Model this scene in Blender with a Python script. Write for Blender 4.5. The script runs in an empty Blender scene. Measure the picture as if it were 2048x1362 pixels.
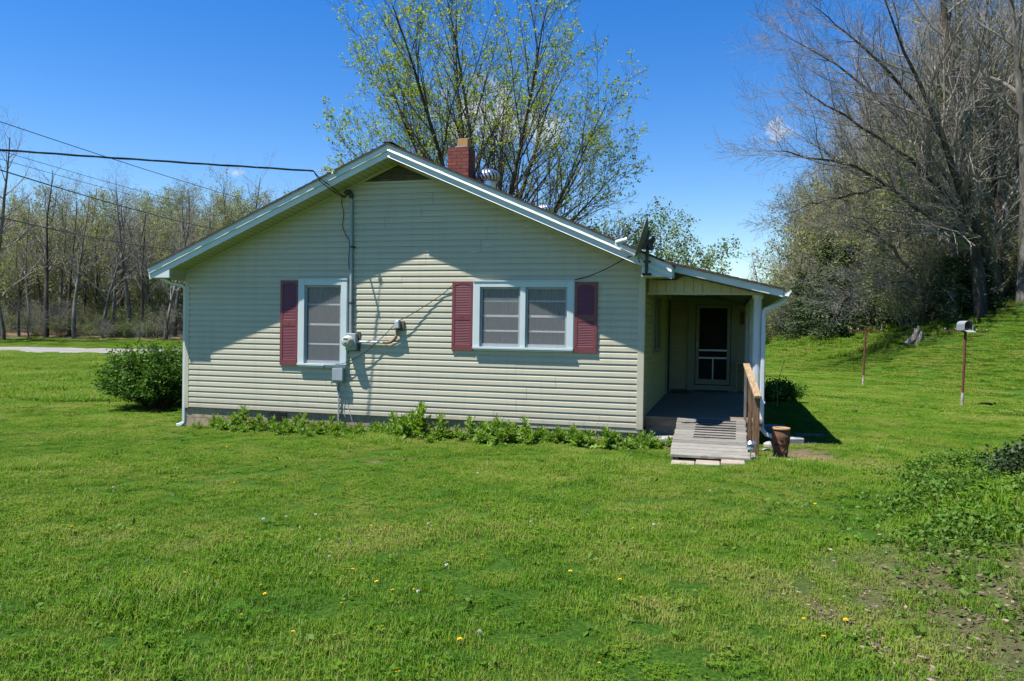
import bpy, math, random
import numpy as np
from mathutils import Matrix, Vector
R = math.radians
SC = bpy.context.scene
COL = SC.collection

# ------------------------------------------------------------------ camera
CAM = np.array([9.706, -12.607, 1.557])
cam = bpy.data.cameras.new('camera'); cam_o = bpy.data.objects.new('camera', cam); COL.objects.link(cam_o)
cam.sensor_width = 36.0; cam.lens = 27.58; cam.clip_end = 3000; cam.clip_start = 0.05
_r = (0.96555, 0.25972, 0.01604); _u = (-0.01937, 0.01028, 0.99976); _f = (-0.2595, 0.96563, -0.01495)
cam_o.matrix_world = Matrix(((_r[0], _u[0], -_f[0], CAM[0]), (_r[1], _u[1], -_f[1], CAM[1]), (_r[2], _u[2], -_f[2], CAM[2]), (0, 0, 0, 1)))
SC.camera = cam_o
SC.view_settings.view_transform = 'Standard'; SC.view_settings.look = 'None'
SC.view_settings.exposure = 1.06; SC.view_settings.gamma = 1.0
SC.render.film_transparent = False
try:
    SC.cycles.max_bounces = 8; SC.cycles.transparent_max_bounces = 24
    SC.cycles.diffuse_bounces = 2; SC.cycles.use_denoising = True; SC.cycles.denoiser = 'OPENIMAGEDENOISE'; SC.cycles.denoising_prefilter = 'ACCURATE'; SC.cycles.denoising_input_passes = 'RGB_ALBEDO_NORMAL'; SC.cycles.sample_clamp_indirect = 4.0
except Exception: pass

# ------------------------------------------------------------------ sun + sky
SUN = Vector((0.37, 0.28, -1.0)).normalized()
sl = bpy.data.lights.new('sun', 'SUN'); sl.energy = 5.0; sl.angle = R(0.53); sl.color = (1.0, 0.955, 0.88)
so = bpy.data.objects.new('sun', sl); COL.objects.link(so)
so.rotation_euler = SUN.to_track_quat('-Z', 'Y').to_euler(); so.location = (0, -10, 40)
W = bpy.data.worlds.new('World'); SC.world = W; W.use_nodes = True
wn = W.node_tree.nodes; wl = W.node_tree.links; wn.clear()
sky = wn.new('ShaderNodeTexSky'); sky.sky_type = 'NISHITA'; sky.sun_disc = False
sky.sun_elevation = R(65.1); sky.sun_rotation = R(233.0); sky.altitude = 200
sky.air_density = 1.15; sky.dust_density = 0.0; sky.ozone_density = 3.2
bg = wn.new('ShaderNodeBackground'); bg.inputs['Strength'].default_value = 0.072
wo = wn.new('ShaderNodeOutputWorld')
tc = wn.new('ShaderNodeTexCoord')
def cloud(px_dir, size, soft, seed, prev, dens, stretch=0.55):
    """a small fair-weather cloud at a direction of the sky"""
    d = Vector(px_dir).normalized()
    side = d.cross(Vector((0, 0, 1))).normalized(); up = side.cross(d)
    def dot(v):
        n = wn.new('ShaderNodeVectorMath'); n.operation = 'DOT_PRODUCT'; n.inputs[1].default_value = v
        wl.new(tc.outputs['Generated'], n.inputs[0]); return n.outputs['Value']
    def m(op, a, b):
        n = wn.new('ShaderNodeMath'); n.operation = op
        for i, x in enumerate((a, b)):
            if x is None: continue
            if isinstance(x, (int, float)): n.inputs[i].default_value = x
            else: wl.new(x, n.inputs[i])
        return n.outputs[0]
    a = m('DIVIDE', dot(side), size); b = m('DIVIDE', dot(up), size * stretch)
    rr = m('SQRT', m('ADD', m('MULTIPLY', a, a), m('MULTIPLY', b, b)), None)
    nz = wn.new('ShaderNodeTexNoise'); nz.inputs['Scale'].default_value = 2.2 / size; nz.inputs['Detail'].default_value = 7
    nz.inputs['Roughness'].default_value = 0.62; nz.inputs['Distortion'].default_value = 0.4
    off = wn.new('ShaderNodeVectorMath'); off.operation = 'ADD'; off.inputs[1].default_value = (seed, seed * .7, 0)
    wl.new(tc.outputs['Generated'], off.inputs[0]); wl.new(off.outputs[0], nz.inputs['Vector'])
    v = m('SUBTRACT', m('ADD', m('MULTIPLY', nz.outputs['Fac'], 2.4), -0.45), rr)
    mp = wn.new('ShaderNodeMapRange'); mp.interpolation_type = 'SMOOTHSTEP'
    mp.inputs['From Min'].default_value = 0.0; mp.inputs['From Max'].default_value = soft
    mp.inputs['To Max'].default_value = dens
    wl.new(v, mp.inputs['Value'])
    front = m('GREATER_THAN', dot(d), 0.5)
    fac = m('MULTIPLY', mp.outputs[0], front)
    mx = wn.new('ShaderNodeMix'); mx.data_type = 'RGBA'
    wl.new(fac, mx.inputs['Factor']); wl.new(prev, mx.inputs[6]); mx.inputs[7].default_value = (5.6, 5.9, 6.3, 1)
    return mx.outputs[2]
def pdir(x, y):
    return tuple((x - 1024) / 1569 * a - (y - 681) / 1569 * b + c for a, b, c in zip(_r, _u, _f))
hs = wn.new('ShaderNodeHueSaturation'); hs.inputs['Saturation'].default_value = 1.42; hs.inputs['Hue'].default_value = 0.513; hs.inputs['Value'].default_value = 1.16
wl.new(sky.outputs[0], hs.inputs['Color'])
c = hs.outputs[0]
c = cloud(pdir(965, 235), 0.085, 0.7, 3.1, c, 1.0, 0.75)
c = cloud(pdir(1080, 262), 0.075, 0.8, 8.4, c, 0.85, 0.5)
c = cloud(pdir(470, 345), 0.017, 0.9, 5.9, c, 0.55, 0.4)
c = cloud(pdir(1556, 262), 0.032, 0.9, 1.7, c, 0.6, 0.8)
wl.new(c, bg.inputs['Color']); wl.new(bg.outputs[0], wo.inputs['Surface'])

# ------------------------------------------------------------------ helpers
def uw(x, y):
    dx, dy = x - CAM[0], y - CAM[1]
    return dx * .9657 + dy * .2595, -dx * .2595 + dy * .9657
def xy(u, w):
    return CAM[0] + u * .9657 - w * .2595, CAM[1] + u * .2595 + w * .9657
def softplus(t, k): return k * np.logaddexp(0, np.asarray(t, float) / k)
def sstep(a, b, t):
    t = np.clip((np.asarray(t, float) - a) / (b - a), 0, 1); return t * t * (3 - 2 * t)
def us_line(w): return np.interp(w, [0, 6, 12, 20, 27, 36, 45, 60], [2.0, 2.9, 8.5, 13.2, 15.0, 15.4, 16.0, 16.5])
def ground(x, y):
    x = np.asarray(x, float); y = np.asarray(y, float)
    u, w = uw(x, y)
    b = -.37 + .02 * np.clip(x, -9, 8)
    left = sstep(8, 0, u) * sstep(24, 43, w)
    b = b * (1 - left) + left * -.3
    sl_ = np.interp(w, [0, 6, 14, 20, 36, 60], [.38, .38, .15, .22, .37, .34])
    kk = np.interp(w, [0, 12, 25], [.35, .6, .9])
    h = sl_ * softplus(u - us_line(w), kk) * (1 - .72 * sstep(55, 105, w))
    wood = .36 * softplus(np.minimum(w - 37.5, u - 20), 1.2) * sstep(120, 60, w)
    back = .17 * softplus(w - 60, 3) * sstep(10, -5, u)
    z = b + h + wood + np.minimum(back, 15)
    z = z + .035 * np.sin(x * .9 + 1.3) * np.sin(y * .7) + .02 * np.sin(x * 2.3 + y * 1.9)
    return z * 1.0
def gz(x, y): return float(ground(x, y))

def link_mesh(name, V, faces, mats, mi=None, parent=None, root=None, smooth=False, attr=None, attr2=None):
    me = bpy.data.meshes.new(name)
    V = np.asarray(V, np.float32)
    if root is not None: V = V - np.asarray(root, np.float32)
    me.vertices.add(len(V)); me.vertices.foreach_set('co', V.ravel())
    lens = np.concatenate([np.full(len(f), f.shape[1], np.int32) for f in faces])
    loops = np.concatenate([f.ravel() for f in faces]).astype(np.int32)
    me.loops.add(len(loops)); me.loops.foreach_set('vertex_index', loops)
    me.polygons.add(len(lens))
    st = np.zeros(len(lens), np.int32); st[1:] = np.cumsum(lens)[:-1]
    me.polygons.foreach_set('loop_start', st); me.polygons.foreach_set('loop_total', lens)
    for m in (mats if isinstance(mats, (list, tuple)) else [mats]): me.materials.append(m)
    if mi is not None: me.polygons.foreach_set('material_index', np.asarray(mi, np.int32))
    me.polygons.foreach_set('use_smooth', np.full(len(lens), bool(smooth)))
    if attr is not None:
        a = me.attributes.new('rnd', 'FLOAT', 'POINT'); a.data.foreach_set('value', np.asarray(attr, np.float32))
    if attr2 is not None:
        a = me.attributes.new('kind', 'FLOAT', 'POINT'); a.data.foreach_set('value', np.asarray(attr2, np.float32))
    me.update(calc_edges=True); me.validate()
    o = bpy.data.objects.new(name, me); COL.objects.link(o)
    if parent is not None: o.parent = parent
    return o
ROOT = {}
class MB:
    def __init__(s): s.v = []; s.f = []; s.m = []; s.n = 0; s.cur = 0
    def add(s, V, F):
        V = np.asarray(V, float).reshape(-1, 3)
        for f in F: s.f.append(tuple(i + s.n for i in f)); s.m.append(s.cur)
        s.v.append(V); s.n += len(V); return s
    def box(s, x0, x1, y0, y1, z0, z1):
        return s.add([(x0,y0,z0),(x1,y0,z0),(x1,y1,z0),(x0,y1,z0),(x0,y0,z1),(x1,y0,z1),(x1,y1,z1),(x0,y1,z1)],
                     [(0,3,2,1),(4,5,6,7),(0,1,5,4),(1,2,6,5),(2,3,7,6),(3,0,4,7)])
    def hexa(s, P):
        return s.add(P, [(0,3,2,1),(4,5,6,7),(0,1,5,4),(1,2,6,5),(2,3,7,6),(3,0,4,7)])
    def bar(s, a, b, wx, wz, up=(0, 0, 1)):
        a = Vector(a); b = Vector(b); d = (b - a).normalized(); sd = d.cross(Vector(up)).normalized(); u2 = sd.cross(d)
        P = []
        for q in (a, b):
            for i, j in ((-1,-1),(1,-1),(1,1),(-1,1)): P.append(q + sd * (i * wx / 2) + u2 * (j * wz / 2))
        return s.add([tuple(p) for p in P], [(0,1,2,3),(7,6,5,4),(0,4,5,1),(1,5,6,2),(2,6,7,3),(3,7,4,0)])
    def prism(s, poly, y0, y1):
        """polygon in XZ swept along Y"""
        n = len(poly)
        V = [(x, y0, z) for x, z in poly] + [(x, y1, z) for x, z in poly]
        F = [tuple(range(n)), tuple(range(2 * n - 1, n - 1, -1))] + [(i, i + n, (i + 1) % n + n, (i + 1) % n) for i in range(n)]
        return s.add(V, F)
    def tube(s, pts, r, n=8, caps=True):
        pts = [Vector(p) for p in pts]; V = []; F = []
        ref = Vector((0, 0, 1)); K = len(pts)
        rr = r if isinstance(r, (list, tuple)) else [r] * K
        for k, p in enumerate(pts):
            t = (pts[min(k + 1, K - 1)] - pts[max(k - 1, 0)]).normalized()
            q = ref if abs(t.z) < .95 else Vector((1, 0, 0))
            a = t.cross(q).normalized(); b = t.cross(a)
            for i in range(n):
                th = 2 * math.pi * i / n; V.append(tuple(p + (a * math.cos(th) + b * math.sin(th)) * rr[k]))
        for k in range(K - 1):
            for i in range(n): F.append((k*n+i, k*n+(i+1)%n, (k+1)*n+(i+1)%n, (k+1)*n+i))
        if caps: F += [tuple(range(n - 1, -1, -1)), tuple(range((K-1)*n, K*n))]
        return s.add(V, F)
    def lathe(s, c, prof, n=24, axis=None):
        """prof: (radius, height) list; turned about c along axis"""
        ax = Vector(axis or (0, 0, 1)).normalized()
        q = Vector((1, 0, 0)) if abs(ax.x) < .9 else Vector((0, 1, 0))
        a = ax.cross(q).normalized(); b = ax.cross(a); c = Vector(c); V = []; F = []
        for r, h in prof:
            for i in range(n):
                th = 2 * math.pi * i / n; V.append(tuple(c + ax * h + (a * math.cos(th) + b * math.sin(th)) * r))
        for k in range(len(prof) - 1):
            for i in range(n): F.append((k*n+i, k*n+(i+1)%n, (k+1)*n+(i+1)%n, (k+1)*n+i))
        return s.add(V, F)
    def each(s, name, mats, parent=None, bevel=0, smooth=False):
        k = 0; o = None
        for V in s.v:
            m = MB(); n = len(V); m.v = [V]; m.n = n
            m.f = [tuple(i - k for i in f) for f in s.f if k <= f[0] < k + n]; m.m = [0] * len(m.f); k += n
            o = m.build(name, mats, parent, bevel, smooth)
        return o
    def build(s, name, mats, parent=None, bevel=0, smooth=False, label=None):
        V = np.concatenate(s.v)
        lens = np.array([len(f) for f in s.f]); faces = []; mi = []
        for L in np.unique(lens):
            ix = np.where(lens == L)[0]
            faces.append(np.array([s.f[i] for i in ix])); mi += [s.m[i] for i in ix]
        p = parent; root = None
        while p is not None and p.parent is not None: p = p.parent
        if p is not None: root = p.location
        o = link_mesh(name, V, faces, mats, mi, parent, root, smooth)
        if bevel:
            b = o.modifiers.new('b', 'BEVEL'); b.width = bevel; b.segments = 2; b.limit_method = 'ANGLE'
        if label: o['label'] = label
        return o
def thing(name, label, cat, loc, group=None):
    o = bpy.data.objects.new(name, None); COL.objects.link(o); o.location = loc; o.empty_display_size = .1
    o['label'] = label; o['category'] = cat
    if group: o['group'] = group
    return o
def tag(o, label, cat, group=None):
    o['label'] = label; o['category'] = cat
    if group: o['group'] = group
    return o
def struct(o): o['kind'] = 'structure'; return o
def copy_tree(o, parent=None):
    c = o.copy(); COL.objects.link(c)
    if parent is not None: c.parent = parent
    for ch in o.children: copy_tree(ch, c)
    return c

# ------------------------------------------------------------------ materials
def nodes(name):
    m = bpy.data.materials.new(name); m.use_nodes = True; nt = m.node_tree; nt.nodes.clear()
    out = nt.nodes.new('ShaderNodeOutputMaterial'); return m, nt, out
def N(nt, t, **kw):
    n = nt.nodes.new(t)
    for k, v in kw.items():
        if k.startswith('_'): setattr(n, k[1:], v)
        else: n.inputs[k.replace('__', ' ')].default_value = v
    return n
def ramp(nt, stops, src):
    r = nt.nodes.new('ShaderNodeValToRGB'); e = r.color_ramp.elements
    while len(e) > 1: e.remove(e[0])
    e[0].position = stops[0][0]; e[0].color = (*stops[0][1], 1)
    for p, c in stops[1:]:
        q = e.new(p); q.color = (*c, 1)
    nt.links.new(src, r.inputs[0]); return r.outputs[0]
def noise(nt, scale, detail=5, rough=.6, stretch=None, seed=0, obj=False):
    if obj: src = nt.nodes.new('ShaderNodeTexCoord').outputs['Object']
    else: src = nt.nodes.new('ShaderNodeNewGeometry').outputs['Position']
    mp = nt.nodes.new('ShaderNodeMapping'); mp.inputs['Scale'].default_value = stretch or (1, 1, 1)
    mp.inputs['Location'].default_value = (seed, seed * 1.7, seed * .3)
    nt.links.new(src, mp.inputs[0])
    n = N(nt, 'ShaderNodeTexNoise', Scale=scale, Detail=detail, Roughness=rough); nt.links.new(mp.outputs[0], n.inputs['Vector'])
    return n.outputs['Fac']
def M(name, c1, c2=None, scale=4, rough=.6, stretch=None, bump=0, bscale=60, metallic=0, lo=.35, hi=.65, spec=.4, obj=False, detail=5):
    m, nt, out = nodes(name); b = N(nt, 'ShaderNodeBsdfPrincipled', Roughness=rough, Metallic=metallic)
    b.inputs['Specular IOR Level'].default_value = spec
    if c2 is None: c2 = tuple(x * .8 for x in c1)
    nt.links.new(ramp(nt, [(lo, c1), (hi, c2)], noise(nt, scale, detail, .62, stretch, obj=obj)), b.inputs['Base Color'])
    if bump:
        bp = N(nt, 'ShaderNodeBump', Strength=bump, Distance=.01); nt.links.new(noise(nt, bscale, 4, .6, stretch, obj=obj), bp.inputs['Height'])
        nt.links.new(bp.outputs[0], b.inputs['Normal'])
    nt.links.new(b.outputs[0], out.inputs[0]); return m
def leafmat(name, stops, trans=.4, wscale=None, gloss=.12, objrnd=.25, wamt=.5):
    """leaf: colour from the per-leaf number 'rnd', shifted by a large scale noise and a per-plant number"""
    m, nt, out = nodes(name)
    a = nt.nodes.new('ShaderNodeAttribute'); a.attribute_name = 'rnd'; v = a.outputs['Fac']
    oi = nt.nodes.new('ShaderNodeObjectInfo')
    ma = N(nt, 'ShaderNodeMath', _operation='MULTIPLY_ADD'); ma.inputs[1].default_value = objrnd; nt.links.new(oi.outputs['Random'], ma.inputs[0]); nt.links.new(v, ma.inputs[2])
    sb = N(nt, 'ShaderNodeMath', _operation='SUBTRACT'); sb.inputs[1].default_value = objrnd * .5; nt.links.new(ma.outputs[0], sb.inputs[0]); v = sb.outputs[0]
    if wscale:
        n = noise(nt, wscale, 4, .6); k = N(nt, 'ShaderNodeMath', _operation='MULTIPLY_ADD'); k.inputs[1].default_value = wamt * 2
        s2 = N(nt, 'ShaderNodeMath', _operation='SUBTRACT'); s2.inputs[1].default_value = .5; nt.links.new(n, s2.inputs[0])
        nt.links.new(s2.outputs[0], k.inputs[0]); nt.links.new(v, k.inputs[2]); v = k.outputs[0]
    col = ramp(nt, stops, v)
    d = N(nt, 'ShaderNodeBsdfDiffuse'); t = N(nt, 'ShaderNodeBsdfTranslucent'); g = N(nt, 'ShaderNodeBsdfGlossy', Roughness=.6)
    nt.links.new(col, d.inputs[0])
    hsv = N(nt, 'ShaderNodeHueSaturation', Hue=.485, Saturation=1.1, Value=1.25); nt.links.new(col, hsv.inputs['Color']); nt.links.new(hsv.outputs[0], t.inputs[0])
    m1 = N(nt, 'ShaderNodeMixShader', Fac=trans); nt.links.new(d.outputs[0], m1.inputs[1]); nt.links.new(t.outputs[0], m1.inputs[2])
    
    m2 = N(nt, 'ShaderNodeMixShader', Fac=gloss * .25); nt.links.new(m1.outputs[0], m2.inputs[1]); nt.links.new(g.outputs[0], m2.inputs[2])
    nt.links.new(m2.outputs[0], out.inputs[0]); return m

m_siding = M('vinyl_siding', (.462, .428, .318), (.42, .395, .297), 1.3, .5, stretch=(.35, .35, 3), bump=.12, bscale=120)
def siding_dirt(m):
    nt = m.node_tree; b = [n for n in nt.nodes if n.type == 'BSDF_PRINCIPLED'][0]; src = b.inputs['Base Color'].links[0].from_socket
    g = nt.nodes.new('ShaderNodeNewGeometry'); sp = nt.nodes.new('ShaderNodeSeparateXYZ'); nt.links.new(g.outputs['Position'], sp.inputs[0])
    mr = N(nt, 'ShaderNodeMapRange', _interpolation_type='SMOOTHSTEP'); mr.inputs['From Min'].default_value = .34; mr.inputs['From Max'].default_value = -.05; mr.inputs['To Max'].default_value = .62; nt.links.new(sp.outputs['Z'], mr.inputs['Value'])
    ml_ = N(nt, 'ShaderNodeMath', _operation='MULTIPLY'); nt.links.new(mr.outputs[0], ml_.inputs[0]); nt.links.new(noise(nt, 5, 6, .7, (1, 1, .6)), ml_.inputs[1])
    st_ = ramp(nt, [(.5, (0, 0, 0)), (.78, (.22, .22, .22))], noise(nt, 2.2, 5, .65, (2.6, 1, .22)))
    ad = N(nt, 'ShaderNodeMath', _operation='ADD'); nt.links.new(ml_.outputs[0], ad.inputs[0]); nt.links.new(st_, ad.inputs[1])
    mx = N(nt, 'ShaderNodeMix', _data_type='RGBA'); nt.links.new(ad.outputs[0], mx.inputs['Factor']); nt.links.new(src, mx.inputs[6]); mx.inputs[7].default_value = (.22, .19, .13, 1); nt.links.new(mx.outputs[2], b.inputs['Base Color'])
siding_dirt(m_siding)
m_cream = M('cream_vinyl', (.46, .43, .27), (.42, .39, .25), 2, .6, bump=.05)
m_trim = M('white_trim', (.56, .61, .61), (.50, .55, .56), 3, .45, bump=.05, bscale=40)
m_wintrim = M('blueish_white_trim', (.50, .565, .575), (.46, .53, .54), 3, .5)
m_muntin = M('white_muntin', (.78, .8, .8), (.72, .74, .74), 3, .5)
m_shutter = M('burgundy_plastic', (.175, .046, .052), (.14, .038, .043), 3, .42)
m_shingle = M('brown_shingle', (.075, .05, .045), (.035, .026, .026), 9, .95, stretch=(1, 2, 1), bump=.5, bscale=50)
m_alu = M('white_aluminium', (.50, .55, .57), (.45, .5, .52), 5, .4)
m_sash = M('mill_aluminium', (.30, .33, .35), (.25, .28, .3), 6, .45)
m_galv = M('galvanised_steel', (.40, .42, .44), (.30, .32, .34), 12, .5, metallic=.45)
m_turb = M('bright_sheet_metal', (.75, .76, .78), (.62, .63, .66), 10, .28, metallic=.9)
m_greybox = M('grey_painted_steel', (.30, .34, .36), (.25, .29, .31), 6, .5)
m_meterglass = M('meter_dome', (.42, .43, .38), (.36, .37, .33), 9, .15, spec=.6)
m_rust = M('rust', (.16, .055, .025), (.075, .03, .018), 14, .85, bump=.3, bscale=80)
m_black = M('black_rubber', (.012, .012, .013), (.02, .02, .02), 20, .6)
m_wire = M('black_cable', (.012, .013, .015), (.02, .02, .022), 20, .5)
m_dark = M('unlit_dark', (.012, .011, .01), (.018, .016, .014), 2, .9)  # near-black stands in for the shade inside rooms, openings and holes
m_dish = M('grey_dish', (.13, .13, .125), (.10, .10, .095), 8, .5)
m_dishdark = M('dark_bracket', (.045, .045, .05), (.03, .03, .033), 8, .5)
m_terrashade = M('terracotta', (.15, .065, .028), (.085, .038, .019), 9, .75, bump=.3, bscale=60)  # clay darkened for the shade lying over the pot
m_terrarim = M('pale_terracotta', (.33, .20, .085), (.26, .15, .065), 9, .7)
m_conc = M('concrete', (.32, .305, .275), (.22, .21, .195), 7, .9, bump=.5, bscale=70)
m_concdark = M('old_concrete', (.22, .22, .21), (.13, .13, .125), 5, .95, bump=.5, bscale=50)
m_stone = M('pale_paver', (.33, .28, .22), (.25, .21, .165), 8, .9, bump=.4, bscale=60)
m_flue = M('clay_flue', (.40, .23, .085), (.33, .18, .065), 7, .8)
m_mortar = M('mortar_patch', (.36, .36, .35), (.2, .2, .2), 30, .95, bump=.6, bscale=60)
m_steelw = M('chrome', (.75, .77, .8), (.6, .62, .65), 20, .2, metallic=.9)
m_doorpaint = M('shaded_door_paint', (.21, .22, .15), (.18, .19, .13), 3, .6)  # door paint dimmed, porch shade put into the colour
m_rock = M('rock', (.3, .29, .27), (.17, .165, .155), 12, .95, bump=.6, bscale=40)
m_deck = M('weathered_deck', (.19, .155, .11), (.115, .095, .067), 3, .85, stretch=(1, 14, 1), bump=.3, bscale=30)
def wood(name, a, b, c, stretch, rough=.85):
    m, nt, out = nodes(name); p = N(nt, 'ShaderNodeBsdfPrincipled', Roughness=rough)
    f = noise(nt, 3.2, 8, .68, stretch, obj=True)
    oi = nt.nodes.new('ShaderNodeObjectInfo'); mr = N(nt, 'ShaderNodeMapRange'); mr.inputs['To Min'].default_value = .62; mr.inputs['To Max'].default_value = 1.12; nt.links.new(oi.outputs['Random'], mr.inputs['Value'])
    mx = N(nt, 'ShaderNodeVectorMath', _operation='SCALE'); nt.links.new(ramp(nt, [(.3, a), (.44, b), (.55, c), (.6, tuple(q * .45 for q in a)), (.64, b)], f), mx.inputs[0]); nt.links.new(mr.outputs[0], mx.inputs['Scale'])
    nt.links.new(mx.outputs[0], p.inputs['Base Color'])
    bp = N(nt, 'ShaderNodeBump', Strength=.35, Distance=.006); nt.links.new(noise(nt, 9, 6, .7, stretch, obj=True), bp.inputs['Height']); nt.links.new(bp.outputs[0], p.inputs['Normal'])
    nt.links.new(p.outputs[0], out.inputs[0]); return m
m_rampwood = wood('weathered_plank', (.11, .108, .098), (.225, .218, .195), (.18, .165, .135), (1.2, 22, 8))
m_railwood = wood('rail_wood', (.30, .19, .085), (.40, .28, .14), (.22, .16, .10), (22, 2, 2))
m_postwood = wood('post_wood', (.12, .06, .025), (.22, .12, .05), (.075, .045, .025), (25, 25, 1.3))
m_barnwood = wood('bare_board', (.10, .085, .06), (.16, .14, .10), (.07, .06, .045), (1, 4, 20))

def brickmat(name, bw, bh, mort, c1, c2, cm, bump=.6, axis='xz', off=(0, 0, 0)):
    m, nt, out = nodes(name); p = N(nt, 'ShaderNodeBsdfPrincipled', Roughness=.9)
    g = nt.nodes.new('ShaderNodeNewGeometry'); sp = nt.nodes.new('ShaderNodeSeparateXYZ'); nt.links.new(g.outputs['Position'], sp.inputs[0])
    ad = N(nt, 'ShaderNodeMath', _operation='ADD'); nt.links.new(sp.outputs['X'], ad.inputs[0]); nt.links.new(sp.outputs['Y'], ad.inputs[1])
    cb = nt.nodes.new('ShaderNodeCombineXYZ'); nt.links.new(ad.outputs[0], cb.inputs['X']); nt.links.new(sp.outputs['Z'], cb.inputs['Y'])
    mp = nt.nodes.new('ShaderNodeMapping'); mp.inputs['Location'].default_value = off; nt.links.new(cb.outputs[0], mp.inputs[0])
    b = N(nt, 'ShaderNodeTexBrick', Scale=1.0); b.inputs['Brick Width'].default_value = bw; b.inputs['Row Height'].default_value = bh; b.inputs['Mortar Size'].default_value = mort
    b.inputs['Color1'].default_value = (*c1, 1); b.inputs['Color2'].default_value = (*c2, 1); b.inputs['Mortar'].default_value = (*cm, 1); b.inputs['Mortar Smooth'].default_value = .3
    nt.links.new(mp.outputs[0], b.inputs['Vector'])
    mx = N(nt, 'ShaderNodeMix', _data_type='RGBA', _blend_type='MULTIPLY'); mx.inputs['Factor'].default_value = .8
    nt.links.new(b.outputs['Color'], mx.inputs[6]); nt.links.new(ramp(nt, [(.3, (.55, .52, .5)), (.65, (1.1, 1.1, 1.1))], noise(nt, 14, 6)), mx.inputs[7])
    nt.links.new(mx.outputs[2], p.inputs['Base Color'])
    bp = N(nt, 'ShaderNodeBump', Strength=bump, Distance=.012, _invert=True); nt.links.new(b.outputs['Fac'], bp.inputs['Height']); nt.links.new(bp.outputs[0], p.inputs['Normal'])
    nt.links.new(p.outputs[0], out.inputs[0]); return m
m_brick = brickmat('red_brick', .205, .068, .0065, (.27, .062, .040), (.15, .036, .028), (.035, .026, .024), off=(.06, .02, 0))
m_block = brickmat('concrete_block', .4, .2, .009, (.36, .28, .185), (.31, .24, .16), (.22, .18, .125), .35)

# bark: grey with darker and pale patches
def bark(name, a, b, c):
    m, nt, out = nodes(name); p = N(nt, 'ShaderNodeBsdfPrincipled', Roughness=.9); p.inputs['Specular IOR Level'].default_value = .2
    nt.links.new(ramp(nt, [(.33, a), (.5, b), (.66, c)], noise(nt, 2.2, 7, .7, (1, 1, .35))), p.inputs['Base Color'])
    bp = N(nt, 'ShaderNodeBump', Strength=.5, Distance=.03); nt.links.new(noise(nt, 16, 5, .6, (1, 1, .3)), bp.inputs['Height']); nt.links.new(bp.outputs[0], p.inputs['Normal'])
    nt.links.new(p.outputs[0], out.inputs[0]); return m
m_bark = bark('grey_bark', (.055, .048, .04), (.13, .118, .10), (.26, .25, .22))
m_barkdark = bark('dark_bark', (.028, .022, .017), (.06, .048, .036), (.12, .10, .08))
m_twig = M('twig', (.25, .225, .195), (.145, .128, .108), 1.5, .9)
m_twigpale = M('pale_twig', (.27, .25, .22), (.14, .125, .105), 1.5, .9)
m_mapletwig = M('maple_twig', (.085, .068, .052), (.05, .04, .032), 1.5, .9)
m_mapleaf = leafmat('spring_maple_leaf', [(0, (.115, .20, .014)), (.5, (.205, .31, .026)), (1, (.32, .40, .06))], .5)
m_freshleaf = leafmat('fresh_leaf', [(0, (.05, .115, .016)), (.5, (.11, .19, .035)), (1, (.23, .29, .10))], .42)
m_paleleaf = leafmat('pale_spring_leaf', [(0, (.095, .13, .032)), (.5, (.17, .205, .058)), (1, (.28, .30, .11))], .45, objrnd=.6)
m_cedar = leafmat('cedar_spray', [(0, (.012, .03, .008)), (.5, (.030, .065, .014)), (1, (.085, .12, .025))], .15, objrnd=.3)
m_bush = leafmat('glossy_bush_leaf', [(0, (.026, .075, .010)), (.5, (.058, .135, .017)), (1, (.12, .215, .03))], .32, gloss=.05)
m_weed = leafmat('weed_leaf', [(0, (.07, .15, .014)), (.5, (.14, .26, .028)), (1, (.25, .36, .07))], .4)
m_cover = leafmat('ground_cover_leaf', [(0, (.03, .085, .008)), (.5, (.06, .14, .012)), (1, (.12, .20, .03))], .3, gloss=.06)
m_dirt = M('bare_dirt', (.20, .135, .095), (.11, .075, .055), 6, .95, bump=.8, bscale=30)

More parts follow.
